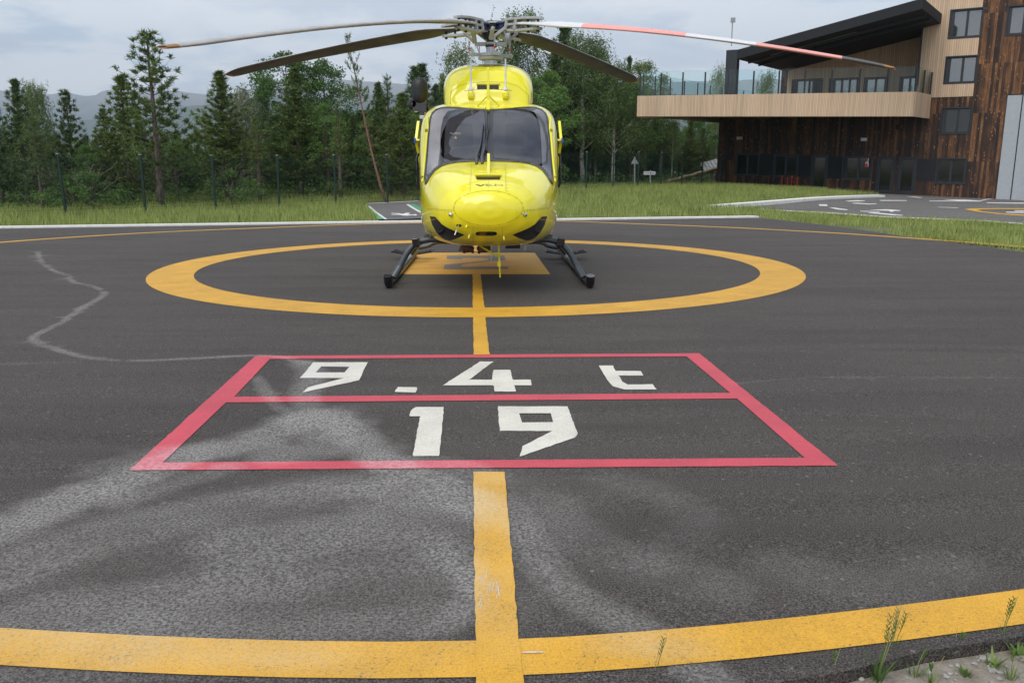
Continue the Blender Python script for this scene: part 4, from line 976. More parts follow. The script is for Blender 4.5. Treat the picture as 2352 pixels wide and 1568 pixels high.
for k_, a in enumerate(AZ):
    a = radians(a); d = Vector((cos(a), sin(a), 0)); c = Vector((-sin(a), cos(a), 0)); O = Vector((HUB.x, HY, zp)); up = Vector((0, 0, 1))
    dz = -.01 if k_ % 2 else .012; O = O + up * dz
    g_ = MB()
    def plate(z, L): # a tapering plate given by (r, halfwidth, dz)
        v = []; f = []
        for r, w, q in L:
            for sgn in (-1, 1):
                for tt in (-.017, .017): v.append(O + d * r + c * w * sgn + up * (z + q + tt))
        for i in range(len(L) - 1):
            b = i * 4; f += [(b, b + 4, b + 6, b + 2), (b + 1, b + 3, b + 7, b + 5), (b, b + 1, b + 5, b + 4), (b + 2, b + 6, b + 7, b + 3)]
        f += [(0, 2, 3, 1), (len(v) - 4, len(v) - 3, len(v) - 1, len(v) - 2)]; g_.add(v, f)
    plate(.052, [(.10, .07, .01), (.20, .045, .0), (.30, .075, .02), (.42, .06, .026), (.62, .085, .02), (.80, .06, .01), (.86, .03, .0)])
    plate(-.062, [(.14, .05, .01), (.26, .055, .0), (.34, .08, -.015), (.46, .06, -.022), (.62, .085, -.024), (.78, .06, -.02), (.84, .03, -.018)])
    for r in (.27, .42):
        for sgn in (-1, 1): g_.bar(O + d * r + c * .055 * sgn - up * .07, O + d * (r + .03) + c * .05 * sgn + up * .07, .042, .045)
    g_.bar(O + d * .30 + c * .06, O + d * .62 + c * .07 + up * .005, .02, .03); g_.bar(O + d * .30 - c * .06, O + d * .62 - c * .07 + up * .005, .02, .03)
    g_.build('blade_cuff', M['hub_grey'], HELI, bevel=.004)
    b_ = MB()
    b_.lathe(O + d * .19 + up * .0, [(.04, -.055), (.085, -.045), (.088, -.02), (.06, -.015), (.06, .02), (.088, .025), (.085, .045), (.04, .06)], 20); b_.build('damper', M['hub_blue'], HELI, smooth=True)
    bo = MB()
    for r in (.62, .78): bo.lathe(O + d * r, [(.014, -.125), (.022, -.115), (.022, -.095), (.016, -.06), (.016, .076), (.018, .08)], 10)
    bo.build('blade_bolt', M['hub_dark'], HELI, smooth=True)
    # pitch horn reaching down beside the mast
    h_ = MB(); e1 = O + d * .30 - c * .10 - up * .05; e2 = O + d * .12 - c * .20 - up * .20; e3 = O + d * .22 - c * .30 - up * .07
    h_.bar(e1, e2, .065, .04); h_.bar(e2, e3, .055, .035); h_.tube([e3 - c * .02, e3 + c * .02], .025, 10); h_.build('pitch_horn', M['hub_grey'], HELI, bevel=.005)
    # blade
    tip = at(*TIPS[k_], HY + 5.49 * sin(a)); vw = -c if (-c).y < 0 else c
    mats = [M['blade_under'], M['blade_white'] if k_ == 0 else M['blade_grey'], M['blade_red'], M['blade_tip']]
    v = []; f = []; fm = []; NS = 44; prof = [(-.5, 0, 0), (-.49, .018, 1), (-.44, .042, 1), (-.33, .058, 1), (-.18, .064, 1), (.08, .052, 1), (.32, .024, 1), (.5, .003, 1), (.32, -.012, 0), (.08, -.028, 0), (-.18, -.042, 0), (-.33, -.042, 0), (-.44, -.030, 0), (-.485, -.014, 0)]
    NPf = len(prof); rs = [.50 + (5.49 - .50) * (i / NS) for i in range(NS + 1)]
    for i, r in enumerate(rs):
        t = (r - .5) / 4.99; ch = .20 + (.31 - .20) * sstep((r - .55) / .75); 
        if r > 5.05: ch *= 1 - .38 * ((r - 5.05) / .44) ** 2
        pt = PITCH[k_][0] + (PITCH[k_][1] - PITCH[k_][0]) * t; pt *= sstep((r - .3) / .9); ph = radians(pt)
        zc = O.z + (tip.z - O.z) * (t ** 1.35) + (.02 if k_ == 0 else .0) * sin(pi * t)
        base_ = Vector((HUB.x, HY, 0)) + d * r; base_.z = zc
        shift = max(0, (r - 5.0)) * .12
        for x_, z_, _t in prof:
            # x_=-.5 is the edge nearer the viewer
            u_ = -x_ * ch - shift; th = z_ * ch * ((2.0 if r < 1.2 else 1.45) + (.1 if k_ in (0, 3) else 0))
            p = base_ + vw * (u_ * cos(ph) - th * sin(ph)) + up * (u_ * sin(ph) + th * cos(ph)); v.append(p)
    for i in range(NS):
        r = (rs[i] + rs[i + 1]) / 2
        for j in range(NPf):
            j2 = (j + 1) % NPf; f.append((i * NPf + j, i * NPf + j2, (i + 1) * NPf + j2, (i + 1) * NPf + j))
            top = 1 <= j <= 6 or j == 0 or (k_ == 0 and j >= 12) or (k_ == 3 and j >= 12)
            if r > (5.36 if k_ in (0, 1) else 5.43): mi = 3
            elif not top: mi = 0
            elif k_ == 0: mi = 2 if (1.5 < r < 2.95 or 3.85 < r < 4.9) else 1 if r < 4.9 else 0
            else: mi = 1
            fm.append(mi)
    f += [tuple(range(NPf)), tuple(range(NS * NPf, (NS + 1) * NPf))[::-1]]; fm += [0, 3]
    bl = mk('rotor_blade', v, f, mats, HELI, fm, smooth=True)
    bl['label'] = ['rotor blade with red and white bands pointing right', 'rotor blade pointing back right over the wood', 'dark rotor blade pointing back left over the wood', 'pale grey rotor blade pointing left over the pines'][k_]
mbp.build('hub_plate', M['hub_grey'], HELI, bevel=.004); mbd.build('hub_core', M['hub_dark'], HELI, smooth=True)

# ============================================================ BUILDING
ex, ey = .829, -.559
P0 = at(2033, 443, 51.5); P0.z = 0
BRZ = math.atan2(ey, ex)
BL = empty('station_building', (P0.x, P0.y, -.9), BRZ, 'timber clad station building with charred lower walls and pale upper walls at the right', 'building')
ez = Vector((ex, ey, 0)); nz_ = Vector((-ey, ex, 0))
def bl(px, py, off=0.0):      # pixel -> (u, z) on the facade plane set back by off
    r = ray(px, py); t = ((P0 - CAMP) .dot(nz_) - (CAMP.z * 0) + off) / r.dot(nz_)
    t = ((Vector((P0.x, P0.y, 0)) - Vector((0, 0, 0))).dot(nz_) + off) / r.dot(nz_)
    p = r * t; return (p.x - P0.x) * ex + (p.y - P0.y) * ey, p.z + CAMH
def bw(u, y, z): return Vector((P0.x + u * ex + y * nz_.x, P0.y + u * ey + y * nz_.y, z))
def brect(x0, y0, x1, y1, off=0.0):
    a = bl(*ZC(x0, y0), off); b = bl(*ZC(x1, y0), off); c = bl(*ZC(x0, y1), off); d = bl(*ZC(x1, y1), off)
    return ((a[0] + c[0]) / 2, min(c[1], d[1]) * .5 + max(c[1], d[1]) * .5, (b[0] + d[0]) / 2, (a[1] + b[1]) / 2)
def wall(name, u0, z0, u1, z1, holes, m, y=0.0, th=.12, parent=BL):
    us = sorted({u0, u1, *[h[0] for h in holes], *[h[2] for h in holes]}); zs = sorted({z0, z1, *[h[1] for h in holes], *[h[3] for h in holes]})
    us = [u for u in us if u0 <= u <= u1]; zs = [z for z in zs if z0 <= z <= z1]; mb = MB()
    def solid(i, j):
        if i < 0 or j < 0 or i >= len(us) - 1 or j >= len(zs) - 1: return False
        cu, cz = (us[i] + us[i + 1]) / 2, (zs[j] + zs[j + 1]) / 2
        return not any(h[0] < cu < h[2] and h[1] < cz < h[3] for h in holes)
    for i in range(len(us) - 1):
        for j in range(len(zs) - 1):
            if not solid(i, j): continue
            a, b, c, d = us[i], us[i + 1], zs[j], zs[j + 1]
            mb.add([bw(a, y, c), bw(b, y, c), bw(b, y, d), bw(a, y, d)], [(0, 1, 2, 3)])
            for (di, dj, e0, e1) in ((-1, 0, (a, c), (a, d)), (1, 0, (b, d), (b, c)), (0, -1, (b, c), (a, c)), (0, 1, (a, d), (b, d))):
                if not solid(i + di, j + dj): mb.add([bw(e0[0], y, e0[1]), bw(e1[0], y, e1[1]), bw(e1[0], y + th, e1[1]), bw(e0[0], y + th, e0[1])], [(0, 1, 2, 3)])
    return mb.build(name, m, parent)
def window(r, y=0.0, cols=2, depth=.10, pm='pane', name='window', fr=.07, parent=BL, shift=0.0):
    u0, z0, u1, z1 = r; mb = MB(); q = lambda a, b, c, d, y0, y1: mb.add([bw(a, y0, c), bw(b, y0, c), bw(b, y0, d), bw(a, y0, d), bw(a, y1, c), bw(b, y1, c), bw(b, y1, d), bw(a, y1, d)], [(0, 1, 2, 3), (7, 6, 5, 4), (0, 4, 5, 1), (1, 5, 6, 2), (2, 6, 7, 3), (3, 7, 4, 0)])
    ya, yb = y + depth - .05, y + depth + .03
    # surround standing 3 cm proud of the boards
    for (a, b, c, d) in ((u0 - .06, u0, z0 - .06, z1 + .06), (u1, u1 + .06, z0 - .06, z1 + .06), (u0, u1, z1, z1 + .06), (u0, u1, z0 - .06, z0)): q(a, b, c, d, y - .035, y + depth)
    for (a, b, c, d) in ((u0 + .003, u0 + fr + shift, z0 + .003, z1 - .003), (u1 - fr, u1 - .003, z0 + .003, z1 - .003), (u0 + fr + shift, u1 - fr, z1 - fr, z1 - .003), (u0 + fr + shift, u1 - fr, z0 + .003, z0 + fr)): q(a, b, c, d, ya, yb)
    w = u1 - u0 - shift
    for i in range(1, cols): c = u0 + shift + w * i / cols; q(c - .06, c + .06, z0 + fr, z1 - fr, ya, yb)
    o = mb.build(name, M['anthracite'], parent); ROOTM[o] = ROOTM[parent]
    for i in range(cols):
        a = u0 + shift + w * i / cols + .05; b = u0 + shift + w * (i + 1) / cols - .05
        mk('pane', [bw(a, y + depth, z0 + .04), bw(b, y + depth, z0 + .04), bw(b, y + depth, z1 - .04), bw(a, y + depth, z1 - .04)], [(0, 1, 2, 3)], M[pm], o)
    return o
gw = [brect(655, 907, 785, 1032), brect(880, 915, 1015, 1040), brect(1300, 926, 1450, 1056), brect(1838, 938, 2003, 1080)]
dr = [brect(1100, 918, 1187, 1113), brect(1488, 929, 1580, 1132), brect(1612, 932, 1708, 1138)]
w5 = brect(1866, 639, 2037, 785); w6 = brect(1890, 336, 2070, 488); w7 = brect(1917, 58, 2103, 220); w8 = brect(2255, 35, 2440, 200)
hd = brect(2218, 555, 2700, 1170); hd = (bl(*ZC(2218, 860))[0], -1.3, bl(*ZC(2218, 860))[0] + 5.2, bl(*ZC(2300, 555))[1])
uL = bl(*ZC(548, 900))[0]; zmid = bl(*ZC(1925, 572))[1]; uT0 = bl(*ZC(1757, 200))[0]; uT1 = (bl(*ZC(2113, 0))[0] + bl(*ZC(2050, 570))[0]) / 2
uR = hd[2] + 3
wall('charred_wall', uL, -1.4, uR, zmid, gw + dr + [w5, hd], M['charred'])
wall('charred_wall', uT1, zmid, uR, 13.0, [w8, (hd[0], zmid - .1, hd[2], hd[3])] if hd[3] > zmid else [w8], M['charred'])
wall('pale_wall', uT0, zmid, uT1, 13.0, [w6, w7], M['pale_wood'], y=-.02, th=.16)
# body of the house behind the cladding
mb = MB()
def bbox(mb, u0, u1, y0, y1, z0, z1, mi=0): mb.add([bw(a, b, c) for c in (z0, z1) for a, b in ((u0, y0), (u1, y0), (u1, y1), (u0, y1))], [(0, 3, 2, 1), (4, 5, 6, 7), (0, 1, 5, 4), (1, 2, 6, 5), (2, 3, 7, 6), (3, 0, 4, 7)], mi)
bbox(mb, uL + .02, uR - .02, .35, 14, -1.3, 3.9); bbox(mb, uT0 + .02, uR - .02, .35, 14, 3.95, 12.9); mb.build('wall_core', M['anthracite'], BL)
mb = MB(); bbox(mb, uL - .01, uL + .05, -.03, .5, -1.3, zmid - .4); mb.build('corner_trim', M['anthracite'], BL); mb = MB(); bbox(mb, uT0 - .09, uT0, -.06, .2, 4.9, 13); mb.build('corner_trim', M['anthracite'], BL)
mb = MB(); bbox(mb, uL + .06, dr[0][0], -.4, -.14, -1.2, gz(*bw(dr[0][0], 0, 0).xy) + .02); mb.build('plinth', M['kerb'], BL)
window(gw[0], cols=2, pm='pane_dark'); window(gw[1], cols=2, pm='pane_dark'); window(gw[2], cols=2, pm='pane_dark'); window(gw[3], cols=2, pm='pane_dark')
for r in dr: window(r, cols=1, pm='pane_dark', name='door', fr=.13)
window(w5, cols=2, pm='pane_dark', shift=.15); window(w6, cols=2, shift=.15); window(w7, cols=2, shift=.12); window(w8, cols=2, shift=.1)
# black boards between the ground floor windows
for a_, b_, c_, d_ in ((gw[0][2] + .07, gw[1][0] - .07, gw[0][1], gw[0][3]), (dr[0][2] + .07, gw[2][0] - .07, gw[2][1] + .02, gw[2][3]), (dr[2][2] + .07, gw[3][0] - .07, gw[3][1] + .1, gw[3][3]), (gw[1][2] + .07, dr[0][0] - .07, gw[1][1], gw[1][3])):
    mb = MB(); bbox(mb, a_, b_, -.02, .05, c_, d_); mb.build('black_boards', M['roof_dark'], BL)
# hangar door of tall grey leaves
mb = MB(); u = hd[0]; jw = bl(*ZC(2310, 860))[0] - hd[0]
while u < hd[2] - .1: bbox(mb, u + .03, min(u + jw, hd[2]) - .03, .05, .12, hd[1], hd[3] - .05); u += jw
h = mb.build('hangar_door', M['door_grey'], BL); ROOTM[h] = ROOTM[BL]
mb = MB(); bbox(mb, hd[0], hd[2], .10, .2, hd[1], hd[3]); mb.build('door_joint', M['anthracite'], h)
# floodlights, downpipe, small vents
for x, y in ((680, 815), (1412, 823)):
    u, z = bl(*ZC(x, y)); mb = MB(); bbox(mb, u - .16, u + .16, -.28, -.02, z - .09, z + .09); mb.build('floodlight', M['white_plastic'], BL, bevel=.02)
u, z = bl(*ZC(1300, 900)); mb = MB(); mb.tube([bw(bl(*ZC(1305, 700))[0], -.08, 3.5), bw(bl(*ZC(1278, 1115))[0] * .5 + bl(*ZC(1305, 700))[0] * .5, -.08, -.75)], .05, 8); mb.build('downpipe', M['anthracite'], BL)
for x, y in ((1498, 750), (1608, 750)): u, z = bl(*ZC(x, y)); mb = MB(); bbox(mb, u - .1, u + .1, -.05, .01, z - .13, z + .13); mb.build('vent', M['roof_dark'], BL)
# upper floor set back behind the terrace
OFF = 2.9
uw = [brect(987, 472, 1160, 560, OFF), brect(1207, 467, 1368, 560, OFF), brect(1412, 462, 1533, 560, OFF), brect(1622, 457, 1725, 560, OFF)]
zf = 4.3; ua = bl(*ZC(960, 450), OFF)[0]; ub = bl(*ZC(1745, 300), OFF)[0] + 2.0
def roofz(u): # underside of the roof above the set back wall
    u1_, z1_ = bl(*ZC(962, 395), OFF); u2_, z2_ = bl(*ZC(1742, 206), OFF); return z1_ + (u - u1_) * (z2_ - z1_) / (u2_ - u1_)
wall('upper_wall', ua, zf, ub, roofz(ua) - .0, [(a, max(b, zf), c, d) for a, b, c, d in uw], M['honey_wood'], y=OFF)
mb = MB(); zt0 = roofz(ua); mb.add([bw(ua, OFF, zt0), bw(ub, OFF, zt0), bw(ub, OFF, roofz(ub) + .3), bw(ua, OFF, zt0 + .3)], [(0, 1, 2, 3)]); mb.build('upper_wall', M['honey_wood'], BL)
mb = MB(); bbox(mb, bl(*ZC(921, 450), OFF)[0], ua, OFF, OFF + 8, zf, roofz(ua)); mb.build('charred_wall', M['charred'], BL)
mb = MB(); bbox(mb, ua + .05, ub, OFF + .4, OFF + 8, zf, roofz(ua) - .1); mb.build('wall_core', M['anthracite'], BL)
for i, r in enumerate(uw): window((r[0], max(r[1], zf + .02), r[2], r[3]), y=OFF, cols=2 if i != 1 else 3, shift=.25 if i < 2 else .08)
# roof slab
FLc = Vector((12.6, 50.6, 0)); nb_ = nz_
d0 = (FLc - P0).dot(ez); f0 = (FLc - P0).dot(nb_)
def rz_(u, y): # roof underside height
    return roofz(u) + (OFF - y) * 0.0
mb = MB(); u0 = (FLc - P0).dot(ez); rr_ = ray(*ZC(1757, 0)); tt_ = (P0.dot(nz_) + f0) / rr_.dot(nz_); u1 = (rr_ * tt_ - P0).dot(ez)
zl = at(*ZC(643, 352), 50.8).z
THK = .5; cw_ = bw(u1, f0, 0); sl_ = (at(2118, -4, cw_.y).z - THK - zl) / (u1 - u0)
zroof = lambda u: zl + (u - u0) * sl_
L = [(u0, f0), (u1, f0), (u1, OFF + 7), (u0, OFF + 7)]
mb.add([bw(u, y, zroof(u)) for u, y in L] + [bw(u, y, zroof(u) + THK) for u, y in L], [(0, 3, 2, 1), (4, 5, 6, 7), (0, 1, 5, 4), (1, 2, 6, 5), (2, 3, 7, 6), (3, 0, 4, 7)])
rf = mb.build('roof', M['roof_dark'], BL); ROOTM[rf] = ROOTM[BL]
mb = MB()
for yy in (f0 + 1.6, f0 + 3.4): 
    mb.add([bw(u, y, zroof(u) - dz) for dz in (0.005, .14) for u, y in ((u0 + .1, yy), (u1 - .1, yy), (u1 - .1, yy + .12), (u0 + .1, yy + .12))], [(0, 3, 2, 1), (4, 5, 6, 7), (0, 1, 5, 4), (1, 2, 6, 5), (2, 3, 7, 6), (3, 0, 4, 7)])
mb.build('roof_beam', M['anthracite'], rf)
mb = MB(); 
for yy in (f0 + 1.45,): mb.add([bw(u, y, zroof(u) - .02) for u, y in ((u0 + 1.4, yy), (u0 + 6.0, yy), (u0 + 6.0, yy + .10), (u0 + 1.4, yy + .10))], [(0, 3, 2, 1)])
mb.build('light_strip', M['white_plastic'], rf)
mb = MB(); cc = at(*ZC(625, 545), 50.9); mb.box((-.33, -.2, 0), (.33, .2, at(*ZC(625, 297), 50.9).z - 4.2), R=Matrix.Rotation(BRZ, 3, 'Z'), c=(cc.x, cc.y, 4.2)); mb.build('roof_post', M['anthracite'], BL, bevel=.01)
mb = MB(); a = at(*ZC(627, 272), 51); mb.tube([a, a + Vector((0, 0, 1.35))], .03, 6); mb.box((-.1, -.05, 1.25), (.14, .05, 1.5), R=Matrix.Identity(3), c=a); mb.build('roof_mast', M['galva'], BL)
# --- terrace
TFL = at(*ZC(72, 625), 50.0); TFR = at(*ZC(1711, 620), 48.0)
zt1, zb1 = at(*ZC(72, 566), 50).z, at(*ZC(72, 687), 50).z; zt2, zb2 = at(*ZC(1722, 541), 48).z, at(*ZC(1702, 687), 48).z
pr = bl(*ZC(1800, 640)); TBR = bw(pr[0], -.03, 0); TBL = Vector((17.6, 65.5, 0))
zbR = zb2; ztR = zt2
def vert(p, z): return Vector((p.x, p.y, z))
mb = MB()
def slabq(mb, a, b, za0, za1, zb0, zb1, th, inward):
    n_ = Vector(inward).normalized() * th
    mb.add([vert(a, za0), vert(b, zb0), vert(b, zb1), vert(a, za1), vert(a + n_, za0), vert(b + n_, zb0), vert(b + n_, zb1), vert(a + n_, za1)], [(0, 1, 2, 3), (7, 6, 5, 4), (0, 4, 5, 1), (1, 5, 6, 2), (2, 6, 7, 3), (3, 7, 4, 0)])
fd = (TFR - TFL); fd.z = 0; fd.normalize(); fn = Vector((-fd.y, fd.x, 0))
slabq(mb, TFL, TFR, zb1, zt1, zb2, zt2, .10, fn)
t_ = mb.build('terrace_fascia', M['pale_wood'], BL); ROOTM[t_] = ROOTM[BL]
mb = MB(); sd = (TBR - TFR); sd.z = 0; sd.normalize(); slabq(mb, TFR + fd * .004, TBR, zb2 - .004, zt2 - .004, bl(*ZC(1790, 700))[1], bl(*ZC(1808, 560))[1], .10, -fd); mb.build('terrace_side', M['pale_wood'], BL)
mb = MB(); s2 = (TBL - TFL); s2.z = 0; s2.normalize(); slabq(mb, TFL - fd * .004 + Vector((0, .01, 0)), TBL, zb1, zt1, zb1, zt1, .10, fd); mb.build('terrace_side', M['pale_wood'], BL)
mb = MB(); poly = [TFL + fd * .11 + fn * .11, TFR - fd * .11 + fn * .11, TBR - fd * .11, bw(0, 4, 0), TBL + fd * .11]
zs0, zs1 = zb1 + .35, zt1 - .35
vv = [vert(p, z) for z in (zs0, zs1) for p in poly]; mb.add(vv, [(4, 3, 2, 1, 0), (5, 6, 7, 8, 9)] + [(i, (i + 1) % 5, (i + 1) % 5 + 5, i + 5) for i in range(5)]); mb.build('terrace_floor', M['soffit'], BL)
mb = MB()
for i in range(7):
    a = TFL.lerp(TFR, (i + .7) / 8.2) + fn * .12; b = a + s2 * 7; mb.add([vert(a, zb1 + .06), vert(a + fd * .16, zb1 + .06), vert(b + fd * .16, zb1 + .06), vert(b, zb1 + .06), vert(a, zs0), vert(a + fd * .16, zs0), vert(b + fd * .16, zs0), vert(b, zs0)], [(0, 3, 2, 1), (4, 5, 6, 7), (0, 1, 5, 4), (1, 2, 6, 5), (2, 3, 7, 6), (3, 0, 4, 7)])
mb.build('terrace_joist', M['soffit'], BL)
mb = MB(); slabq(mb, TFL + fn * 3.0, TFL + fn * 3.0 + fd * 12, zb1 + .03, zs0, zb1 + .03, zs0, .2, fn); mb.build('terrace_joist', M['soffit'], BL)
# railing: posts and glass
def railing(pts_top, pA, pB, zA, zB, posts, hgt):
    d = (pB - pA); d.z = 0; Ln = d.length; d.normalize(); nn = Vector((-d.y, d.x, 0)); po = []
    for t in posts:
        q = pA + d * Ln * t; z = zA + (zB - zA) * t; mb = MB(); mb.bar(vert(q, z - .05), vert(q, z + hgt - .1), .07, .09, up=(0, 1, 0)); mb.build('railing_post', M['anthracite'], BL); po.append((q, z))
    for (a, za), (b, zb_) in zip(po[:-1], po[1:]):
        a = a + d * .04 + nn * .06; b = b - d * .04 + nn * .06; mk('railing_glass', [vert(a, za + .02), vert(b, zb_ + .02), vert(b, zb_ + hgt), vert(a, za + hgt)], [(0, 1, 2, 3)], M['rail_glass'], BL)
pp = [87, 210, 338, 469, 604, 754, 903, 1056, 1214, 1378, 1545, 1722]
A = TFL + fn * .06 + fd * .08; A.z = 0; B = TFR + fn * .06 - fd * .06; B.z = 0
def tpar(px):
    r = ray(px, 215); Ln = (B - A).length; d = (B - A).normalized(); # intersect in plan
    k_ = (A.x * r.y - A.y * r.x) / (d.y * r.x - d.x * r.y); return k_ / Ln
railing(None, A, B, zt1, zt2, [min(1, max(0, tpar(ZC(x, 500)[0]))) for x in pp], 1.32)
railing(None, B, vert(TBR, 0) - fd * .06, zt2, bl(*ZC(1808, 560))[1], [0.03, .5, .97], 1.32)
railing(None, A + Vector((0, .1, 0)), vert(TBL, 0) + fd * .08, zt1, zt1, [0.03] + [i / 9 for i in range(1, 10)], 1.32)
# windsock-like cloth seen inside the ground floor window
u, z = bl(*ZC(1430, 960)); mb = MB(); v = []
for i in range(6):
    zz_ = z + .26 - i * .10
    for j in range(4): v.append(bw(u - .09 + j * .06 + .03 * sin(i * 1.3 + j), -.12 + .02 * cos(j * 2 + i), zz_))
mb = MB(); mb.add(v, [(i * 4 + j, i * 4 + j + 1, (i + 1) * 4 + j + 1, (i + 1) * 4 + j) for i in range(5) for j in range(3)], 0); mb.m = [1 if j == 2 or i in (2,) else 0 for i in range(5) for j in range(3)]
o = mb.build('windsock', [M['red_plastic'], M['white_plastic']], smooth=True, origin=tuple(bw(u, -.12, z))); tag(o, 'small red and white cloth hanging at a ground floor window', 'windsock')
# red standpipes against the wall
for i, (x, y0, y1) in enumerate(((927, 1035, 1100), (960, 1045, 1104), (985, 1036, 1106), (1019, 1040, 1108))):
    u, z = bl(*ZC(x, y0), -.5); u2, z2 = bl(*ZC(x, y1), -.5); mb = MB(); b0 = bw(u, -.5, z2 - .15); b1 = bw(u, -.5, z); mb.tube([b0, b1], .03, 8)
    if i == 2: mb.lathe(b1 - Vector((0, 0, .12)), [(.05, -.05), (.09, 0), (.08, .08), (.03, .12)], 10)
    o = mb.build('red_standpipe', M['red_plastic'], smooth=True, origin=tuple(b0)); tag(o, ['leftmost thin red standpipe by the charred wall', 'second thin red standpipe from the left by the charred wall', 'red standpipe with a round cap by the charred wall', 'rightmost thin red standpipe by the charred wall'][i], 'standpipe', 'red standpipes by the wall')
# ============================================================ FENCE
def xat(px, Y): return at(px, 400, Y).x
fp = []
p0 = Vector((xat(142, 27.6), 27.6)); dA = Vector((.718, .695)).normalized(); dB = Vector((.64, .768)).normalized()
for i in range(-3, 11): fp.append(p0 + dA * 2.5 * i)
q = fp[-1].copy()
for i in range(1, 10): fp.append(q + dB * 2.5 * i)
FN = empty('mesh_fence', (p0.x, p0.y, gz(*p0)), 0, 'dark green wire mesh fence on slim posts in front of the wood', 'fence')
fz = lambda p, h: Vector((p.x, p.y, gz(p.x, p.y) - .05 + h))
for i, p in enumerate(fp):
    mb = MB(); lean = Vector((random.uniform(-.03, .03), random.uniform(-.02, .02), 0)) + (Vector((-.05, 0, 0)) if i < 6 else Vector((0, 0, 0)))
    mb.bar(fz(p, -.1), fz(p, 2.0) + lean, .065, .065, up=(0, 1, 0)); c = mb.build('post', M['fence_green'], FN)
    ROOTM[c] = ROOTM[FN]; t = fz(p, 2.0) + lean; m2 = MB(); m2.box((-.04, -.04, 0), (.04, .04, .03), R=Matrix.Identity(3), c=t); m2.build('post_cap', M['galva'], c)
for a, b in zip(fp[:-1], fp[1:]):
    mb = MB(); d = (b - a).normalized(); nn = Vector((-d.y, d.x, 0)) * .03
    for h in [.08, .12] + [.28, .48] + [.62, .66] + [.84, 1.02] + [1.18, 1.22] + [1.4, 1.6] + [1.76, 1.80] + [1.90]: mb.bar(fz(a, h) + nn, fz(b, h) + nn, .006, .006)
    for k_ in range(1, 50): q = a + d * .05 * k_; mb.bar(fz(q, .05) + nn, fz(q, 1.97) + nn, .003, .003, up=(0, 1, 0))
    o = mb.build('mesh_panel', M['fence_green'], FN)
# ============================================================ SIGNS, LOG BARRIER, PALLET
Y = 51.6
sg = at(1458, 420, Y); sg.z = gz(sg.x, sg.y); S1 = empty('triangular_road_sign', sg, 0, 'grey back of a triangular road sign on a pole beyond the fence', 'road sign')
MB().tube([sg - Vector((0, 0, .2)), at(1458, 363, Y - .03)], .045, 8).build('pole', M['galva'], S1)
a, b, c = at(1457.8, 359.5, Y), at(1449.5, 376.5, Y), at(1466.5, 376.5, Y); mb = MB(); mb.add([a, b, c] + [q + Vector((0, .03, 0)) for q in (a, b, c)], [(0, 1, 2), (5, 4, 3), (0, 3, 4, 1), (1, 4, 5, 2), (2, 5, 3, 0)]); mb.build('sign_plate', M['galva'], S1)
Y = 50.9; sg = at(1494, 420, Y); sg.z = gz(sg.x, sg.y); S2 = empty('arrow_sign', sg, 0, 'small white arrow sign reading Heliport beyond the fence', 'direction sign')
MB().tube([sg - Vector((0, 0, .2)), at(1494, 391, Y + .03)], .04, 8).build('pole', M['galva'], S2)
a, b = at(1478.5, 393.8, Y), at(1509, 401.5, Y); xm = a.x + (b.x - a.x) * .9; zmn = (a.z + b.z) / 2
mb = MB(); vv = [(a.x, a.z), (xm, a.z), (b.x, zmn), (xm, b.z), (a.x, b.z)]; mb.add([(x, Y, z) for x, z in vv] + [(x, Y + .03, z) for x, z in vv], [(4, 3, 2, 1, 0), (5, 6, 7, 8, 9)] + [(i, (i + 1) % 5, (i + 1) % 5 + 5, i + 5) for i in range(5)])
pl = mb.build('sign_plate', M['white_plastic'], S2)
mb = MB(); vv = [(xm, a.z), (b.x, zmn), (xm, b.z), (xm - .04, b.z - .0), (b.x - .06, zmn), (xm - .04, a.z)]
mb.add([(x, Y - .004, z) for x, z in vv], [(0, 1, 4, 5)[::-1], (1, 2, 3, 4)[::-1]])
mb.build('arrow_edge', M['black_matt'], S2)
cu = bpy.data.curves.new('t', 'FONT'); cu.body = 'Heliport'; cu.size = 1; tmp = bpy.data.objects.new('t', cu); COL.objects.link(tmp)
bpy.context.view_layer.update(); dg = bpy.context.evaluated_depsgraph_get(); me = bpy.data.meshes.new_from_object(tmp.evaluated_get(dg)); bpy.data.objects.remove(tmp)
tv = [v_.co for v_ in me.vertices]; x0, x1 = min(v_.x for v_ in tv), max(v_.x for v_ in tv); y0, y1 = min(v_.y for v_ in tv), max(v_.y for v_ in tv)
W_ = (xm - a.x) * .76; Hh = (a.z - b.z) * .72
mk('lettering', [(a.x + (xm - a.x) * .18 + (v_.x - x0) / (x1 - x0) * W_, Y - .005, b.z + (a.z - b.z) * .14 + (v_.y - y0) / (y1 - y0) * Hh) for v_ in tv], [tuple(p_.vertices) for p_ in me.polygons], M['black_matt'], S2)
mb = MB(); mb.lathe((a.x + .06, Y - .004, zmn), [(.035, 0), (.035, .003)], 10, R=Matrix.Rotation(pi / 2, 3, 'X')); mb.build('emblem', M['logo_pale'], S2)
la, lb = at(1530, 421, 58), at(1650, 386.5, 64); la.z = gz(la.x, la.y) + .15
L0 = empty('log_barrier', (la.x, la.y, gz(la.x, la.y)), 0, 'long peeled log rail on short posts beside the road', 'barrier')
mb = MB(); n = 14; mb.tube([la.lerp(lb, i / n) + Vector((0, 0, .03 * sin(i * 1.7))) for i in range(n + 1)], [.13 + .012 * sin(i * 2.1) for i in range(n + 1)], 12); mb.build('rail', M['log'], L0, smooth=True)
for t in (.12, .38, .62, .86): p = la.lerp(lb, t); MB().tube([(p.x, p.y + .02, gz(p.x, p.y) - .2), (p.x, p.y + .02, p.z - .05)], .11, 10).build('post', M['log'], L0, smooth=True)
pc = at(1640, 377.5, 66); mb = MB()
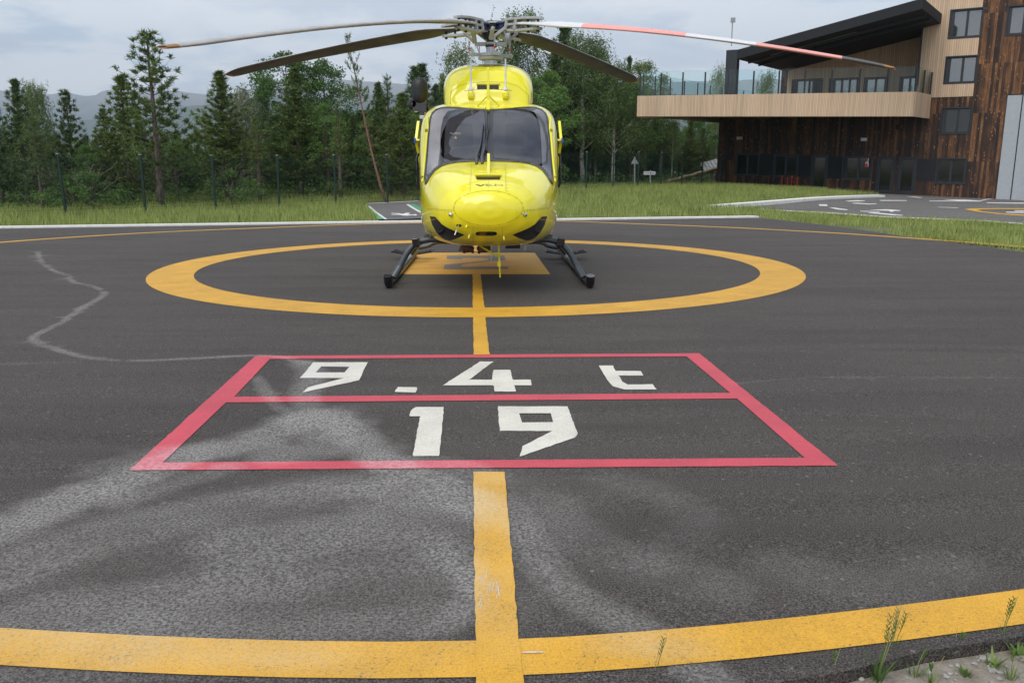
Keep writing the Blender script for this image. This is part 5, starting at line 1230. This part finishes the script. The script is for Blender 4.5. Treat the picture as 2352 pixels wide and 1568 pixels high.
for i in range(7): mb.box((-.9 + i * .26, -.6, -.03), (-.68 + i * .26, .6, .03), R=Matrix.Rotation(-.25, 3, 'Y') @ Matrix.Rotation(.5, 3, 'X'), c=pc)
for i in range(3): mb.box((-.9, -.55 + i * .5, -.12), (.9, -.45 + i * .5, -.03), R=Matrix.Rotation(-.25, 3, 'Y') @ Matrix.Rotation(.5, 3, 'X'), c=pc)
for sx in (-.6, .6): mb.bar(pc + Vector((sx, 0, -.1)), Vector((pc.x + sx, pc.y, gz(pc.x, pc.y))), .1, .1)
o = mb.build('board_stack', M['galva'], origin=(pc.x, pc.y, gz(pc.x, pc.y))); tag(o, 'grey weathered boards leaning at the building corner', 'boards')
# ============================================================ TREES
def V3(a): return np.asarray(a, float)
def cards(P, D, Ln, Wd, quad=False, rs=None):
    """leaf faces at P along directions D; lengths Ln, widths Wd (arrays)"""
    n = len(P); D = D / np.maximum(1e-9, np.linalg.norm(D, axis=1))[:, None]
    R = rng.normal(size=(n, 3)); S = np.cross(D, R); S /= np.maximum(1e-9, np.linalg.norm(S, axis=1))[:, None]
    Ln = np.broadcast_to(Ln, n)[:, None]; Wd = np.broadcast_to(Wd, n)[:, None]
    if quad:
        v = np.stack([P, P + D * Ln * .5 + S * Wd * .5, P + D * Ln, P + D * Ln * .5 - S * Wd * .5], 1).reshape(-1, 3); f = np.arange(n * 4).reshape(-1, 4)
    else:
        v = np.stack([P - S * Wd * .5, P + S * Wd * .5, P + D * Ln], 1).reshape(-1, 3); f = np.arange(n * 3).reshape(-1, 3)
    return v, f
def mesh_np(name, v, f, m):
    me = bpy.data.meshes.new(name); k_ = f.shape[1]; me.vertices.add(len(v)); me.vertices.foreach_set('co', v.astype('f').ravel())
    me.loops.add(f.size); me.loops.foreach_set('vertex_index', f.astype('i').ravel()); me.polygons.add(len(f)); me.polygons.foreach_set('loop_start', np.arange(0, f.size, k_, dtype='i'))
    me.materials.append(m); me.update(calc_edges=True); me.validate(); return me
def mb_mesh(name, mb, m):
    me = bpy.data.meshes.new(name); me.from_pydata(mb.v, [], mb.f); me.materials.append(m); me.shade_smooth(); me.update(); return me
def unit(v): return v / max(1e-9, np.linalg.norm(v))
def conifer(H, spread, gap=.30, nb=6, tufts=5, nn=14, low=.08, dead=.18, rise=.5, nl=.15, nw=.024, mleaf='needle', mbark='bark', power=.85, lean=(0, 0), clump=.12, bare=.45, narrow_top=True):
    tr = MB(); P = []; D = []; N = 9
    def axis(t): return V3([lean[0] * t ** .8 * H, lean[1] * t * H, t * H])
    tr.tube([axis(i / N) + V3([random.uniform(-.02, .02), random.uniform(-.02, .02), 0]) for i in range(N + 1)], [((.013 if not lean[0] else .0085) * H + .02) * (1 - i / N) ** .8 + .008 for i in range(N + 1)], 7)
    z = low * H; 
    while z < H * .985:
        t = z / H; Lb = spread * (1 - t) ** power * (min(1, .55 + (t - low) * 3)) + .03
        if narrow_top and t > .66: Lb *= .86
        a0 = random.random() * 6.28
        k_n = nb if t < .8 else max(3, nb - 2)
        for b in range(k_n):
            a = a0 + b * 6.283 / k_n + random.uniform(-.4, .4); L = Lb * random.uniform(.55, 1.12); ri = rise * (.4 + 1.2 * t) + random.uniform(-.15, .15)
            c = axis(t); dx = V3([cos(a), sin(a), 0]); pts = [c + dx * L * s + V3([0, 0, L * (ri * s ** 1.6 - .12 * s * (1 - t))]) for s in (0, .35, .7, 1)]
            isdead = t < dead and random.random() < .8
            if L > .25: tr.tube(pts, [.004 * H * .45 * (1 - t) + .006, .010, .006, .003], 4, cap=False)
            if isdead: continue
            ss = np.linspace(bare, 1.0, max(2, int(tufts * L / spread + 1.5)))
            for s in ss:
                i = min(2, int(s * 3)); u = s * 3 - i if s < 1 else 1; base = pts[i] * (1 - u) + pts[i + 1] * u if s < 1 else pts[3]
                for q in range(2 if L > .4 and s < .95 else 1):
                    side = V3([-sin(a), cos(a), 0]) * random.uniform(-1, 1) * L * .28 * (1.2 - s); p = base + side + V3([0, 0, random.uniform(0, .08)])
                    d = unit(dx * .5 + side * .8 + V3([0, 0, .9]))
                    P.append(p[None] + rng.normal(size=(nn, 3)) * .028 + d * rng.uniform(-.2, .8, nn)[:, None] * clump); D.append(d * .55 + rng.normal(size=(nn, 3)) * .62)
        z += gap * random.uniform(.75, 1.2) * (1 if t < .75 else .75)
    n = 60; P.append(axis(1)[None] - np.c_[np.zeros(n), np.zeros(n), rng.uniform(0, .9, n) * H / 6.5]); D.append(rng.normal(size=(n, 3)) * .5 + [0, 0, 1.0])
    P = np.concatenate(P); D = np.concatenate(D); v, f = cards(P, D, nl * rng.uniform(.7, 1.3, len(P)), nw)
    return mesh_np('crown', v, f, M[mleaf]), mb_mesh('trunk', tr, M[mbark]), H
def limbs(tr, H, n, spread, z0, up, r0, lean=(0, 0), fork=2):
    tips = []
    for i in range(n):
        t = z0 + (1 - z0) * (i + random.random()) / n * .92; a = i * 2.4 + random.uniform(-.4, .4); L = spread * (1.15 - t) * random.uniform(.75, 1.15) + .25
        c = V3([lean[0] * t * H, lean[1] * t * H, t * H]); d = V3([cos(a), sin(a), up * random.uniform(.7, 1.3)]); pts = [c, c + d * L * .35, c + d * L * .7 + V3([0, 0, .05]), c + d * L + V3([0, 0, .0])]
        tr.tube(pts, [r0 * (1.1 - t), r0 * .6 * (1.1 - t) + .004, .009, .004], 5, cap=False); tips += [(pts[1], .6), (pts[2], 1.), (pts[3], 1.)]
        for k_ in range(fork):
            b = pts[1] if k_ % 2 else pts[2]; d2 = unit(d + rng.normal(size=3) * .6) * L * random.uniform(.3, .5); tr.tube([b, b + d2 * .5, b + d2], [.010, .006, .003], 4, cap=False); tips += [(b + d2 * .5, .8), (b + d2, 1.)]
    return tips
def birch(H, spread, n=26, leaves=9000, mleaf='birch_leaf', z0=.22, droop=1.1, ls=.085, r0=.010, kink=.25):
    tr = MB(); N = 10; kx = [random.uniform(-1, 1) * kink * .15 for _ in range(N + 1)]
    tr.tube([V3([kx[i] * (i > 0), kx[-i] * .5 * (i > 0), i / N * H]) for i in range(N + 1)], [(.010 * H + .03) * (1 - i / N) ** .9 + .008 for i in range(N + 1)], 8)
    tips = limbs(tr, H, n, spread, z0, .95, r0 * H * .35, fork=3); tips.append((V3([0, 0, H * .97]), 1.)); tips.append((V3([0, 0, H * .9]), 1.))
    per = max(2, int(leaves / len(tips) / 14)); P = []; D = []
    for c, w in tips:
        for q in range(per):
            s = c + rng.normal(size=3) * .20 * (H / 8); L = random.uniform(.25, 1.0) * droop * H / 8; k_ = 14; tt = rng.uniform(0, 1, k_); dr = V3([random.uniform(-.3, .3), random.uniform(-.3, .3), -1])
            P.append(s[None] + tt[:, None] * dr * L + rng.normal(size=(k_, 3)) * .045); D.append(rng.normal(size=(k_, 3)) * .7 + [0, 0, -.8])
    P = np.concatenate(P); D = np.concatenate(D); v, f = cards(P, D, ls * rng.uniform(.7, 1.3, len(P)), ls * .7, True)
    return mesh_np('crown', v, f, M[mleaf]), mb_mesh('trunk', tr, M['birch_bark']), H
def broad(H, spread, clumps=90, per=110, mleaf='broad_leaf', z0=.2, ls=.11, egg=1.0, mbark='bark', cr=.42):
    tr = MB(); N = 7; tr.tube([V3([random.uniform(-.05, .05), random.uniform(-.05, .05), i / N * H * .93]) for i in range(N + 1)], [(.015 * H + .03) * (1 - i / N) + .01 for i in range(N + 1)], 8)
    limbs(tr, H * .95, 16, spread * .8, z0 + .08, .8, .012 * H, fork=2); P = []; D = []
    for c in range(clumps):
        t = random.random() ** .8; zz_ = H * (z0 + (1 - z0) * t); rad = spread * (max(.02, sin(pi * min(1, (t * .88 + .12)) ** egg)) ** .6) * random.uniform(.45, 1.0)
        if t > .93: rad *= .4
        a = random.random() * 6.28; ce = V3([cos(a) * rad, sin(a) * rad, zz_ - .15]); k_ = int(per * random.uniform(.5, 1.3)); r = cr * random.uniform(.6, 1.25) * H / 8
        q = rng.normal(size=(k_, 3)); q /= np.linalg.norm(q, axis=1)[:, None]; q *= (rng.uniform(.25, 1, k_) ** .5)[:, None] * r * np.array([1.1, 1.1, .75]); P.append(ce + q); D.append(q * .8 / r + rng.normal(size=(k_, 3)) * .7 + [0, 0, -.1])
    P = np.concatenate(P); D = np.concatenate(D); v, f = cards(P, D, ls * rng.uniform(.6, 1.3, len(P)), ls * .75, True)
    return mesh_np('crown', v, f, M[mleaf]), mb_mesh('trunk', tr, M[mbark]), H
def bush(H, R, clumps=26, per=120, mleaf='bright_leaf', ls=.06): return broad(H, R, clumps, per, mleaf, .05, ls, .8, 'bark', .35 * 8 / max(1, H) * .55)
PR = {
    'pine_open': [conifer(6.4, 2.0, .40, 6, 5, 30, .10, .22, .8, .15, .034, 'needle', power=.80, bare=.42, clump=.10), conifer(6.0, 1.7, .36, 6, 5, 30, .10, .16, .9, .15, .034, 'needle_blue', power=.9, bare=.4, clump=.10)],
    'pine': [conifer(6, 1.7, .30, 7, 5, 28, .06, .12, .8, .15, .034, 'needle', power=.95, bare=.35, clump=.10), conifer(6, 1.5, .30, 7, 5, 28, .05, .12, .9, .15, .034, 'needle_blue', power=1.0, bare=.3, clump=.10), conifer(7, 2.0, .32, 8, 6, 28, .05, .1, .6, .15, .034, 'needle', power=1.0, bare=.25, clump=.10)],
    'pine_light': [conifer(4.6, 1.3, .36, 5, 3, 18, .12, .3, .6, .24, .024, 'needle_light', 'bark', power=.7, bare=.35)],
    'thin': [conifer(6.5, .75, .34, 5, 4, 16, .10, .45, .5, .15, .028, 'needle', power=.6, bare=.3)],
    'birch': [birch(9, 1.9, 36, 24000), birch(9, 1.6, 30, 18000), birch(8, 1.4, 24, 10000, z0=.3)],
    'birch_pale': [birch(6, 1.1, 22, 4200, 'birch_pale', .35, .5, .07)],
    'broad': [broad(8, 2.7, 120, 120), broad(8, 2.1, 95, 120)],
    'bright': [broad(6, 1.5, 60, 110, 'bright_leaf', .12, .09), broad(6, 1.1, 50, 100, 'bright_leaf', .15, .09)],
    'poplar': [broad(8, 1.2, 75, 90, 'birch_leaf', .25, .09, .9)],
    'bush': [bush(1.6, 1.0), bush(1.3, .9, 22, 110, 'bright_leaf')],
}
LEAN = conifer(7.2, 1.3, .5, 4, 4, 15, .35, .56, .5, .16, .030, 'needle', 'bark_red', power=.6, bare=.6, lean=(-.30, 0))
CATS = {'pine_open': 'pine tree', 'pine': 'pine tree', 'pine_light': 'pine tree', 'thin': 'pine tree', 'birch': 'birch tree', 'birch_pale': 'birch tree', 'broad': 'tree', 'bright': 'tree', 'poplar': 'tree', 'bush': 'bush'}
NAMES = {'broad': 'broadleaf_tree', 'bright': 'young_broadleaf_tree', 'poplar': 'poplar_tree', 'bush': 'bush', 'birch': 'birch_tree', 'birch_pale': 'birch_tree'}
def tree(kind, px, pytop, Y, label, wide=1.0, group='trees beyond the fence', proto=None, rot=None, sink=0.0):
    pr = proto or PR[kind][random.randrange(len(PR[kind]))]; t = at(px, pytop, Y); z0 = terrain(t.x, t.y) - sink; h = t.z - z0; s = h / pr[2]
    r = bpy.data.objects.new(NAMES.get(kind, 'pine_tree'), None); r.empty_display_size = .3; link(r); r.location = (t.x, t.y, z0 - .03); r.rotation_euler = (0, 0, random.random() * 6.28 if rot is None else rot)
    sw = s ** .7 * wide * (1.15 if kind in ('pine', 'pine_open') and proto is not LEAN else 1.0); tag(r, label, CATS[kind], group)
    for nm, me in (('trunk', pr[1]), ('crown', pr[0])):
        o = bpy.data.objects.new(nm, me); o.parent = r; o.scale = (sw, sw, s); link(o)
    return r
T = tree
# front rank, left of the helicopter
T('pine', 33, 185, 33, 'dark dense pine at the far left edge of the wood', 1.0, proto=PR['pine'][1])
T('pine', -22, 225, 34, 'dark pine half out of frame at the far left', 1.0, proto=PR['pine'][1])
T('birch', 74, 186, 36, 'slim leafy birch just behind the leftmost dark pine', .75)
T('pine_light', 75, 268, 30.5, 'small yellow green pine in front of the leftmost pines')
T('pine', 149, 207, 35, 'dark narrow pine with open branches, second spire from the left', .9, proto=PR['pine_open'][1])
T('birch', 205, 320, 37, 'low leafy birch right of the narrow open pine', .9)
T('pine', 275, 174, 35, 'dense green pine touching the tallest pine on its left', 1.15, proto=PR['pine'][0])
T('pine_open', 337, 75, 33, 'tallest open crowned pine with sky showing between its tufts', 1.12, proto=PR['pine_open'][0])
T('pine', 235, 250, 38, 'shorter pine leaning against the dense green pine', .9, proto=PR['pine'][0])
T('bright', 195, 330, 34, 'rounded bright green shrub tree behind the second post', .9)
T('bright', 395, 300, 38, 'pale green young tree right of the tallest pine', .9)
T('bright', 465, 245, 42, 'light green tree left of the pointed dark pine', .8)
T('pine', 504, 165, 38, 'pointed dark pine with a narrow spire', 1.25, proto=PR['pine'][2])
T('birch_pale', 547, 207, 40, 'thin pale leaved birch right of the pointed dark pine', 1.1)
T('birch_pale', 568, 215, 41, 'second pale leaved birch close to the broad green crown', 1.0)
T('thin', 585, 262, 36, 'slim pine below the pale birches', 1.3)
T('broad', 655, 118, 46, 'broad dark green crown under the left rotor blades', 1.15, proto=PR['broad'][0])
T('broad', 742, 136, 47, 'broad dark green crown left of the leaning pine', 1.05, proto=PR['broad'][0])
T('broad', 610, 185, 45, 'lower left shoulder of dark green leaves beside the mountains', .7, proto=PR['broad'][1])
T('pine', 676, 157, 40, 'tall dusky pine in front of the broad green crowns', 1.3, proto=PR['pine'][2])
T('bright', 745, 232, 40, 'light green young tree between the dusky pine and the leaning pine', 1.0)
T('thin', 774, 232, 38, 'slender pine with a thin bare trunk left of the leaning pine', 1.2)
t = at(876, 437, 37); h = at(787, 82, 37).z - terrain(t.x, t.y); r = T('pine', 876, 82, 37, 'reddish bare trunked pine leaning to the left', 1.0, proto=LEAN, rot=0)
for c in r.children: c.scale = (abs(at(787, 82, 37).x - t.x) / (.30 * 7.2),) * 2 + (c.scale.z,)
T('pine', 868, 191, 41, 'dark pine behind the leaning trunk', .9, proto=PR['pine'][2])
T('thin', 888, 168, 40, 'narrow spruce spire right of the leaning pine', 1.1)
T('bright', 850, 262, 43, 'light green foliage right behind the leaning trunk', 1.1)
T('pine', 922, 215, 39, 'dark pine left of the hoist', 1.2, proto=PR['pine'][2])
T('pine', 952, 156, 47, 'left of the twin dark spires above the hoist', 1.2, proto=PR['pine'][1])
T('pine', 969, 150, 48, 'right of the twin dark spires above the hoist', 1.2, proto=PR['pine'][1])
T('pine', 1001, 197, 46, 'dark pine between the hoist and the cowling', .9, proto=PR['pine'][1])
T('pine', 1016, 174, 48, 'thin dark spire touching the left of the cowling', .7, proto=PR['pine'][1])
T('birch', 1052, 92, 47, 'drooping birch left of the rotor mast', 1.0, proto=PR['birch'][2])
T('birch', 1190, 22, 52, 'tallest birch rising above the rotor hub', 1.1, proto=PR['birch'][0])
T('birch', 1150, 120, 54, 'birch behind the rotor mast', 1.1, proto=PR['birch'][1])
T('bright', 1228, 175, 48, 'bright green tree right of the cowling', 1.3, proto=PR['bright'][0])
T('bright', 1262, 158, 50, 'bright green tree under the dark pine at right', 1.2, proto=PR['bright'][0])
T('pine', 1297, 60, 56, 'dark tall pine right of the rotor hub', 1.5, proto=PR['pine'][1])
T('pine', 1275, 115, 57, 'lower dark pine beside the tall one right of the hub', 1.3, proto=PR['pine'][1])
T('birch', 1342, 72, 54, 'tall birch with a spotted white trunk right of the helicopter', 1.25, proto=PR['birch'][0], rot=0)
T('birch', 1372, 92, 57, 'birch crown right of the tall spotted birch', 1.0, proto=PR['birch'][1])
T('birch', 1414, 138, 53, 'birch with a white trunk midway between helicopter and terrace', 1.2, proto=PR['birch'][0])
T('pine', 1446, 134, 62, 'small dark spire beside the terrace corner', .7, proto=PR['pine'][1])
T('poplar', 1467, 140, 60, 'upright leafy tree just left of the glass railing', .9)
T('poplar', 1488, 138, 62, 'upright leafy tree seen through the first glass panel', .9)
T('poplar', 1524, 168, 64, 'rounded tree seen through the second glass panel', .9)
T('birch', 1460, 215, 66, 'birch over the triangular sign', 1.1, proto=PR['birch'][1])
T('birch', 1652, 146, 80, 'loose birch crown seen through the glass near the roof post', .6, proto=PR['birch'][2])
T('birch', 1763, 156, 82, 'loose birch crown seen through the glass right of the roof post', .75, proto=PR['birch'][1])
T('birch', 1548, 265, 64, 'thin white stemmed birch under the terrace', .8, proto=PR['birch'][2])
T('birch', 1649, 240, 70, 'white stemmed birch by the building corner', .7, proto=PR['birch'][2])
T('broad', 1520, 262, 66, 'dark leafy tree under the left end of the terrace', .9, proto=PR['broad'][1])
T('broad', 1590, 262, 70, 'dark leafy tree under the middle of the terrace', .9, proto=PR['broad'][1])
T('bush', 200, 390, 31.5, 'leafy bush right behind the leftmost fence post', 1.5, group='bushes behind the fence')
T('bush', 150, 398, 31, 'round bush behind the fence at the leftmost post', 1.3, group='bushes behind the fence')
T('bush', 528, 385, 34.5, 'bush behind the fence at the third post', 1.2, group='bushes behind the fence')
T('thin', 1160, 200, 50, 'slim pine hidden behind the cabin', 1.3)
# deeper ranks: trees nothing sets apart
for (x0, x1, y0, y1, Ya, Yb, n, kinds, lab) in (
        (-60, 600, 300, 352, 39, 50, 22, ['pine', 'pine', 'bright', 'birch'], 'tree low in the wood behind the fence on the left'),
        (590, 1010, 215, 300, 44, 56, 26, ['pine', 'pine', 'broad', 'bright'], 'tree deep in the wood left of the helicopter'),
        (1010, 1480, 190, 290, 55, 68, 36, ['pine', 'broad', 'birch', 'pine'], 'tree deep in the wood right of the helicopter'),
        (1230, 1460, 250, 330, 58, 64, 14, ['broad', 'birch'], 'low leafy tree at the foot of the birches'),
        (1470, 1700, 268, 330, 66, 80, 16, ['broad', 'pine', 'broad'], 'tree in the dark wood beyond the terrace')):
    for i in range(n):
        px = x0 + (x1 - x0) * (i + random.random() * .9) / n; kd = random.choice(kinds)
        adj = {'pine': 'dark pine', 'broad': 'dark broadleaf tree', 'bright': 'lighter green leafy tree', 'birch': 'birch'}[kd]; lb_ = adj + ' ' + lab.split('tree ', 1)[1]; T(kd, px, random.uniform(y0, y1), random.uniform(Ya, Yb), lb_, random.uniform(1.0, 1.35), group=lb_.replace(adj, {'pine': 'dark pines', 'broad': 'dark broadleaf trees', 'bright': 'lighter green leafy trees', 'birch': 'birches'}[kd]))
for i in range(26):
    px = -60 + 1000 * (i + random.random()) / 26; Yf = 30 + max(0, px) * .017
    T('thin' if i % 3 else 'pine', px, random.uniform(330, 372), Yf + random.uniform(2.5, 7), 'low young pine just behind the fence', random.uniform(1.3, 2.0), group='low young pines behind the fence')
# undergrowth that reads as one mass
P = []; n = 60000
xs = rng.uniform(-26, 34, n); base = 29.5 + (xs + 14) * .93; base = np.where(xs > 4, 46.5 + (xs - 4) * 1.15, base); ys = base + 2 + rng.uniform(0, 1, n) ** 1.3 * 30; zs = rng.uniform(0, 1, n) ** 1.6 * .8
zg = np.array([terrain(x, y) for x, y in zip(xs, ys)]); keep = (xs < ys * .235 - 0.5)
P = np.c_[xs, ys, zg + zs][keep]; v, f = cards(P, rng.normal(size=P.shape) + [0, 0, .4], .12 * rng.uniform(.6, 1.4, len(P)), .05, True)
o = bpy.data.objects.new('undergrowth', mesh_np('undergrowth', v, f, M['broad_leaf'])); link(o); tag(o, 'dark undergrowth on the floor of the wood behind the fence', 'undergrowth', kind='stuff')
# ============================================================ GRASS
bld = [tuple(bw(u, y, 0).xy) for u, y in ((uL - .3, -.6), (uR, -.6), (uR, 14), (uL - .3, 14))]
def blades(poly_ok, n, xr, yr, hmin, hmax, w0, extra=None):
    ys = np.sqrt(rng.uniform(yr[0] ** 2, yr[1] ** 2, n)) if False else rng.uniform(yr[0], yr[1], n); xs = rng.uniform(xr[0], xr[1], n); xy = np.c_[xs, ys]; k_ = poly_ok(xy); xy = xy[k_]
    return xy
kn = (kB - kA).normalized(); knn = Vector((-kn.y, kn.x))
strip_edge = [Vector(q) for q in far_right]
walk_ex = GP([(872, 510), (838, 468), (840, 464.5), (900, 463), (962, 460), (1012, 459), (1065, 470), (1065, 510)])
def on_grass(xy):
    ok = ~inpoly(xy, pad) & ~inpoly(xy, walk_ex) & ~inpoly(xy, apron) & ~inpoly(xy, road) & ~inpoly(xy, bld)
    # kerb strips
    d = (xy - np.array(kA)) @ np.array(knn); al = (xy - np.array(kA)) @ np.array(kn); ok &= ~((d > -.05) & (d < .42) & (al < (kB - kA).length))
    a = np.array(g1.xy); b = np.array(g2.xy); u_ = (b - a) / np.linalg.norm(b - a); n_ = np.array([-u_[1], u_[0]]); d = (xy - a) @ n_; al = (xy - a) @ u_; ok &= ~((d > -.5) & (d < .45) & (al > 0) & (al < np.linalg.norm(b - a)))
    ok &= np.abs(xy[:, 0]) < xy[:, 1] * .66 + 1.5
    return ok
pv = GP([(1902, 430), (1902, 441), (2036, 452), (2400, 470), (2400, 430)])
def emit(xy, hlo, hhi, w, curl=.35, den=None):
    n = len(xy); z = np.array([gz(x, y) for x, y in xy]) - .045; h = rng.uniform(hlo, hhi, n); P = np.c_[xy, z]; a = rng.uniform(0, 6.283, n); S = np.c_[np.cos(a), np.sin(a), np.zeros(n)] * (w * rng.uniform(.7, 1.3, n))[:, None] * .5
    b = rng.uniform(0, 6.283, n); le = h * rng.uniform(.05, curl, n); D = np.c_[np.cos(b) * le, np.sin(b) * le, h]
    mid = P + D * np.array([.35, .35, .6]); tip = P + D
    v = np.stack([P - S, P + S, mid + S * .7, tip, mid - S * .7], 1).reshape(-1, 3); f = np.arange(n * 5).reshape(-1, 5); return v, f
patchn = lambda xy, s, o_=0: np.array([mn.noise(Vector((x * s, y * s, o_))) for x, y in xy])
VV = []; FF = []; off = 0
def addb(xy, *a):
    global off
    v, f = emit(xy, *a); VV.append(v); FF.append(f + off); off += len(v)
xy = np.c_[rng.uniform(-24, 34, 800000), rng.uniform(20, 66, 800000)]; xy = xy[on_grass(xy) & ~inpoly(xy, pv)]
kd = (xy - np.array(kA)) @ np.array(knn)
edge_d = np.where(xy[:, 0] < kB.x, kd, 9)
right = (xy[:, 0] > kB.x - .5) & (xy[:, 1] < xy[:, 0] * .35 + 27.5) | (xy[:, 1] < 28) & (xy[:, 0] > 6)
nz1 = patchn(xy[:: 1], .35)
meadow = ~right & (edge_d > .9) & (rng.uniform(0, 1, len(xy)) < .62 + nz1 * .5)
fringe = ~right & (edge_d <= .9) & (rng.uniform(0, 1, len(xy)) < .5)
addb(xy[meadow], .13, .36, .012); addb(xy[fringe], .05, .18, .012)
xr_ = np.c_[rng.uniform(6, 26, 300000), rng.uniform(12, 34, 300000)]; xr_ = xr_[on_grass(xr_)]; n2 = patchn(xr_, .5, 4); kp = rng.uniform(0, 1, len(xr_)) < .45 + n2 * .9
bd_ = np.min([np.hypot(*(xr_ - np.array(a)).T) for a in strip_edge], axis=0)
addb(xr_[kp], .05, .21, .011)
v = np.concatenate(VV); f = np.concatenate(FF)
o = bpy.data.objects.new('grass', mesh_np('grass', v, f, M['grass'])); link(o); tag(o, 'tall green meadow grass between the pads and the fence', 'grass', kind='stuff')
print('grass blades', len(f))
# ============================================================ FOREGROUND EARTH AND WEEDS
def Zq(x, y): s = 1096 / 2352 / 1.7415; return (3000 / 1.7415 + s * x, 2300 / 1.7415 + s * y)
def gl_(px, py):
    r = ray(px, py); t = -(CAMH + .045) / (r.z + SLOPE * r.y); return r * t + Vector((0, 0, CAMH))
mb = MB(); ico = [(0, 0, 1)] + [(cos(a) * .9, sin(a) * .9, .35) for a in np.linspace(0, 6.283, 6, False)] + [(cos(a + .5) * .95, sin(a + .5) * .95, -.3) for a in np.linspace(0, 6.283, 6, False)]
icf = [(0, 1 + i, 1 + (i + 1) % 6) for i in range(6)] + [(1 + i, 7 + i, 1 + (i + 1) % 6) for i in range(6)] + [(1 + (i + 1) % 6, 7 + i, 7 + (i + 1) % 6) for i in range(6)]
soil = [tuple(q) for q in edge_near] + [(3.4, 2.9), (3.4, 1.2), (.2, 1.2)]
c_ = 0
while c_ < 2600:
    x, y = random.uniform(.3, 3.3), random.uniform(1.9, 3.2); 
    if not inpoly(np.array([[x, y]]), soil)[0] or inpoly(np.array([[x, y]]), pad)[0]: continue
    s = random.choice([.003, .004, .005, .006, .010]) * random.uniform(.6, 1.3) + (.008 if random.random() < .03 else 0); R = Matrix.Rotation(random.random() * 6, 3, 'Z')
    mb.add([R @ Vector((q[0] * s * random.uniform(.7, 1.3), q[1] * s * random.uniform(.6, 1.1), q[2] * s * .6)) + Vector((x, y, gz(x, y) - .044 + s * .2)) for q in ico], icf); c_ += 1
o = mb.build('pebbles', M['stone']); tag(o, 'small grey pebbles scattered over the bare earth beside the pad', 'pebbles', kind='stuff')
def weed(q, label, kind, n, h, seed):
    random.seed(seed); h *= .7; p = gl_(*Zq(*q)); R0 = empty('weed_plant', p, 0, label, 'weed', 'weeds on the bare earth beside the pad'); mb = MB()
    def leafs(base, d, L, w, bend):
        side = Vector((-d.y, d.x, 0)).normalized() * w; pts = []
        for i in range(6):
            t = i / 5; c = base + d * L * t + Vector((0, 0, -bend * L * t * t)); k_ = (1 - t) ** .6 * (.4 + 1.6 * min(t * 2, .4) / .4 * .4); pts += [c - side * k_, c + side * k_]
        mb.add(pts, [(2 * i, 2 * i + 1, 2 * i + 3, 2 * i + 2) for i in range(5)])
    for i in range(n):
        a = random.random() * 6.28; sp_ = random.uniform(.15, .8) if kind != 'rosette' else random.uniform(.8, 1.6); d = Vector((cos(a) * sp_, sin(a) * sp_, 1 if kind != 'rosette' else .5)).normalized()
        leafs(p + Vector((cos(a), sin(a), 0)) * random.uniform(0, .02), d, h * random.uniform(.35, 1.0), .0022 if kind == 'grass' else .006, random.uniform(.0, .5))
    mb.build('leaves', M['weed'], R0)
    if kind == 'grass':
        for i in range(max(2, n // 9)):
            a = random.random() * 6.28; d = Vector((cos(a) * .22, sin(a) * .12, 1)); L = h * random.uniform(1.2, 1.9); m2 = MB(); m2.tube([p, p + d * L * .5, p + d * L + Vector((.01, 0, 0))], [.0014, .0011, .0007], 5)
            if i % 2 == 0:
                for j in range(9): t = .62 + j * .042; c = p + d * L * t; sg = 1 if j % 2 else -1; m2.bar(c, c + Vector((.006 * sg, 0, .011)), .003, .002)
            m2.build('stem', M['dry_stem'] if i % 3 == 1 else M['weed'], R0)
weed((1090, 900), 'largest grass tuft with tall seed heads at the pad edge', 'grass', 46, .20, 1)
weed((1210, 700), 'upright grass tuft behind the largest one', 'grass', 34, .19, 2)
weed((2150, 580), 'grass tuft at the pad edge near the right frame', 'grass', 34, .16, 3)
weed((2310, 690), 'leafy weed at the right frame edge', 'leafy', 18, .10, 4)
weed((2090, 790), 'small upright leafy weed on the earth', 'leafy', 16, .11, 5)
weed((1850, 850), 'small spiky weed left of the upright leafy weed', 'leafy', 18, .07, 6)
weed((1780, 640), 'tiny sprig at the pad edge', 'grass', 10, .07, 7)
weed((560, 860), 'low creeping weed at the pad edge, second from the left', 'leafy', 20, .07, 8)
weed((80, 915), 'broad leaved seedling leftmost on the earth', 'leafy', 9, .05, 9)
weed((390, 850), 'low weed with upright leaves between the seedling and the creeping weed', 'leafy', 16, .09, 10)
weed((720, 870), 'small clump of green shoots left of the largest tuft', 'grass', 22, .09, 11)
weed((1420, 870), 'sparse grass sprig right of the largest tuft', 'grass', 18, .10, 12)
weed((1560, 920), 'low spreading grass at the bottom frame edge', 'grass', 20, .07, 13)
weed((2240, 900), 'dark grass sprig in the lower right corner', 'grass', 20, .09, 14)
weed((-820, 917), 'lone thin grass sprig at the bottom edge right of the centre line', 'grass', 14, .13, 15)
random.seed(11)
# ============================================================ AIR
mb = MB(); mb.box((-7600, -3600, -420), (7900, 8200, 1050)); 
hm = bpy.data.materials.new('haze'); hm.use_nodes = True; hn = hm.node_tree; hn.nodes.clear(); ho = hn.nodes.new('ShaderNodeOutputMaterial'); hv = hn.nodes.new('ShaderNodeVolumePrincipled')
hv.inputs['Color'].default_value = (0.74, 0.88, 1.0, 1); hv.inputs['Density'].default_value = 0.00018; hv.inputs['Anisotropy'].default_value = 0.2
hn.links.new(hv.outputs[0], ho.inputs['Volume'])
o = mb.build('haze', hm); tag(o, 'thin blue haze in front of the mountains', 'haze', kind='stuff')
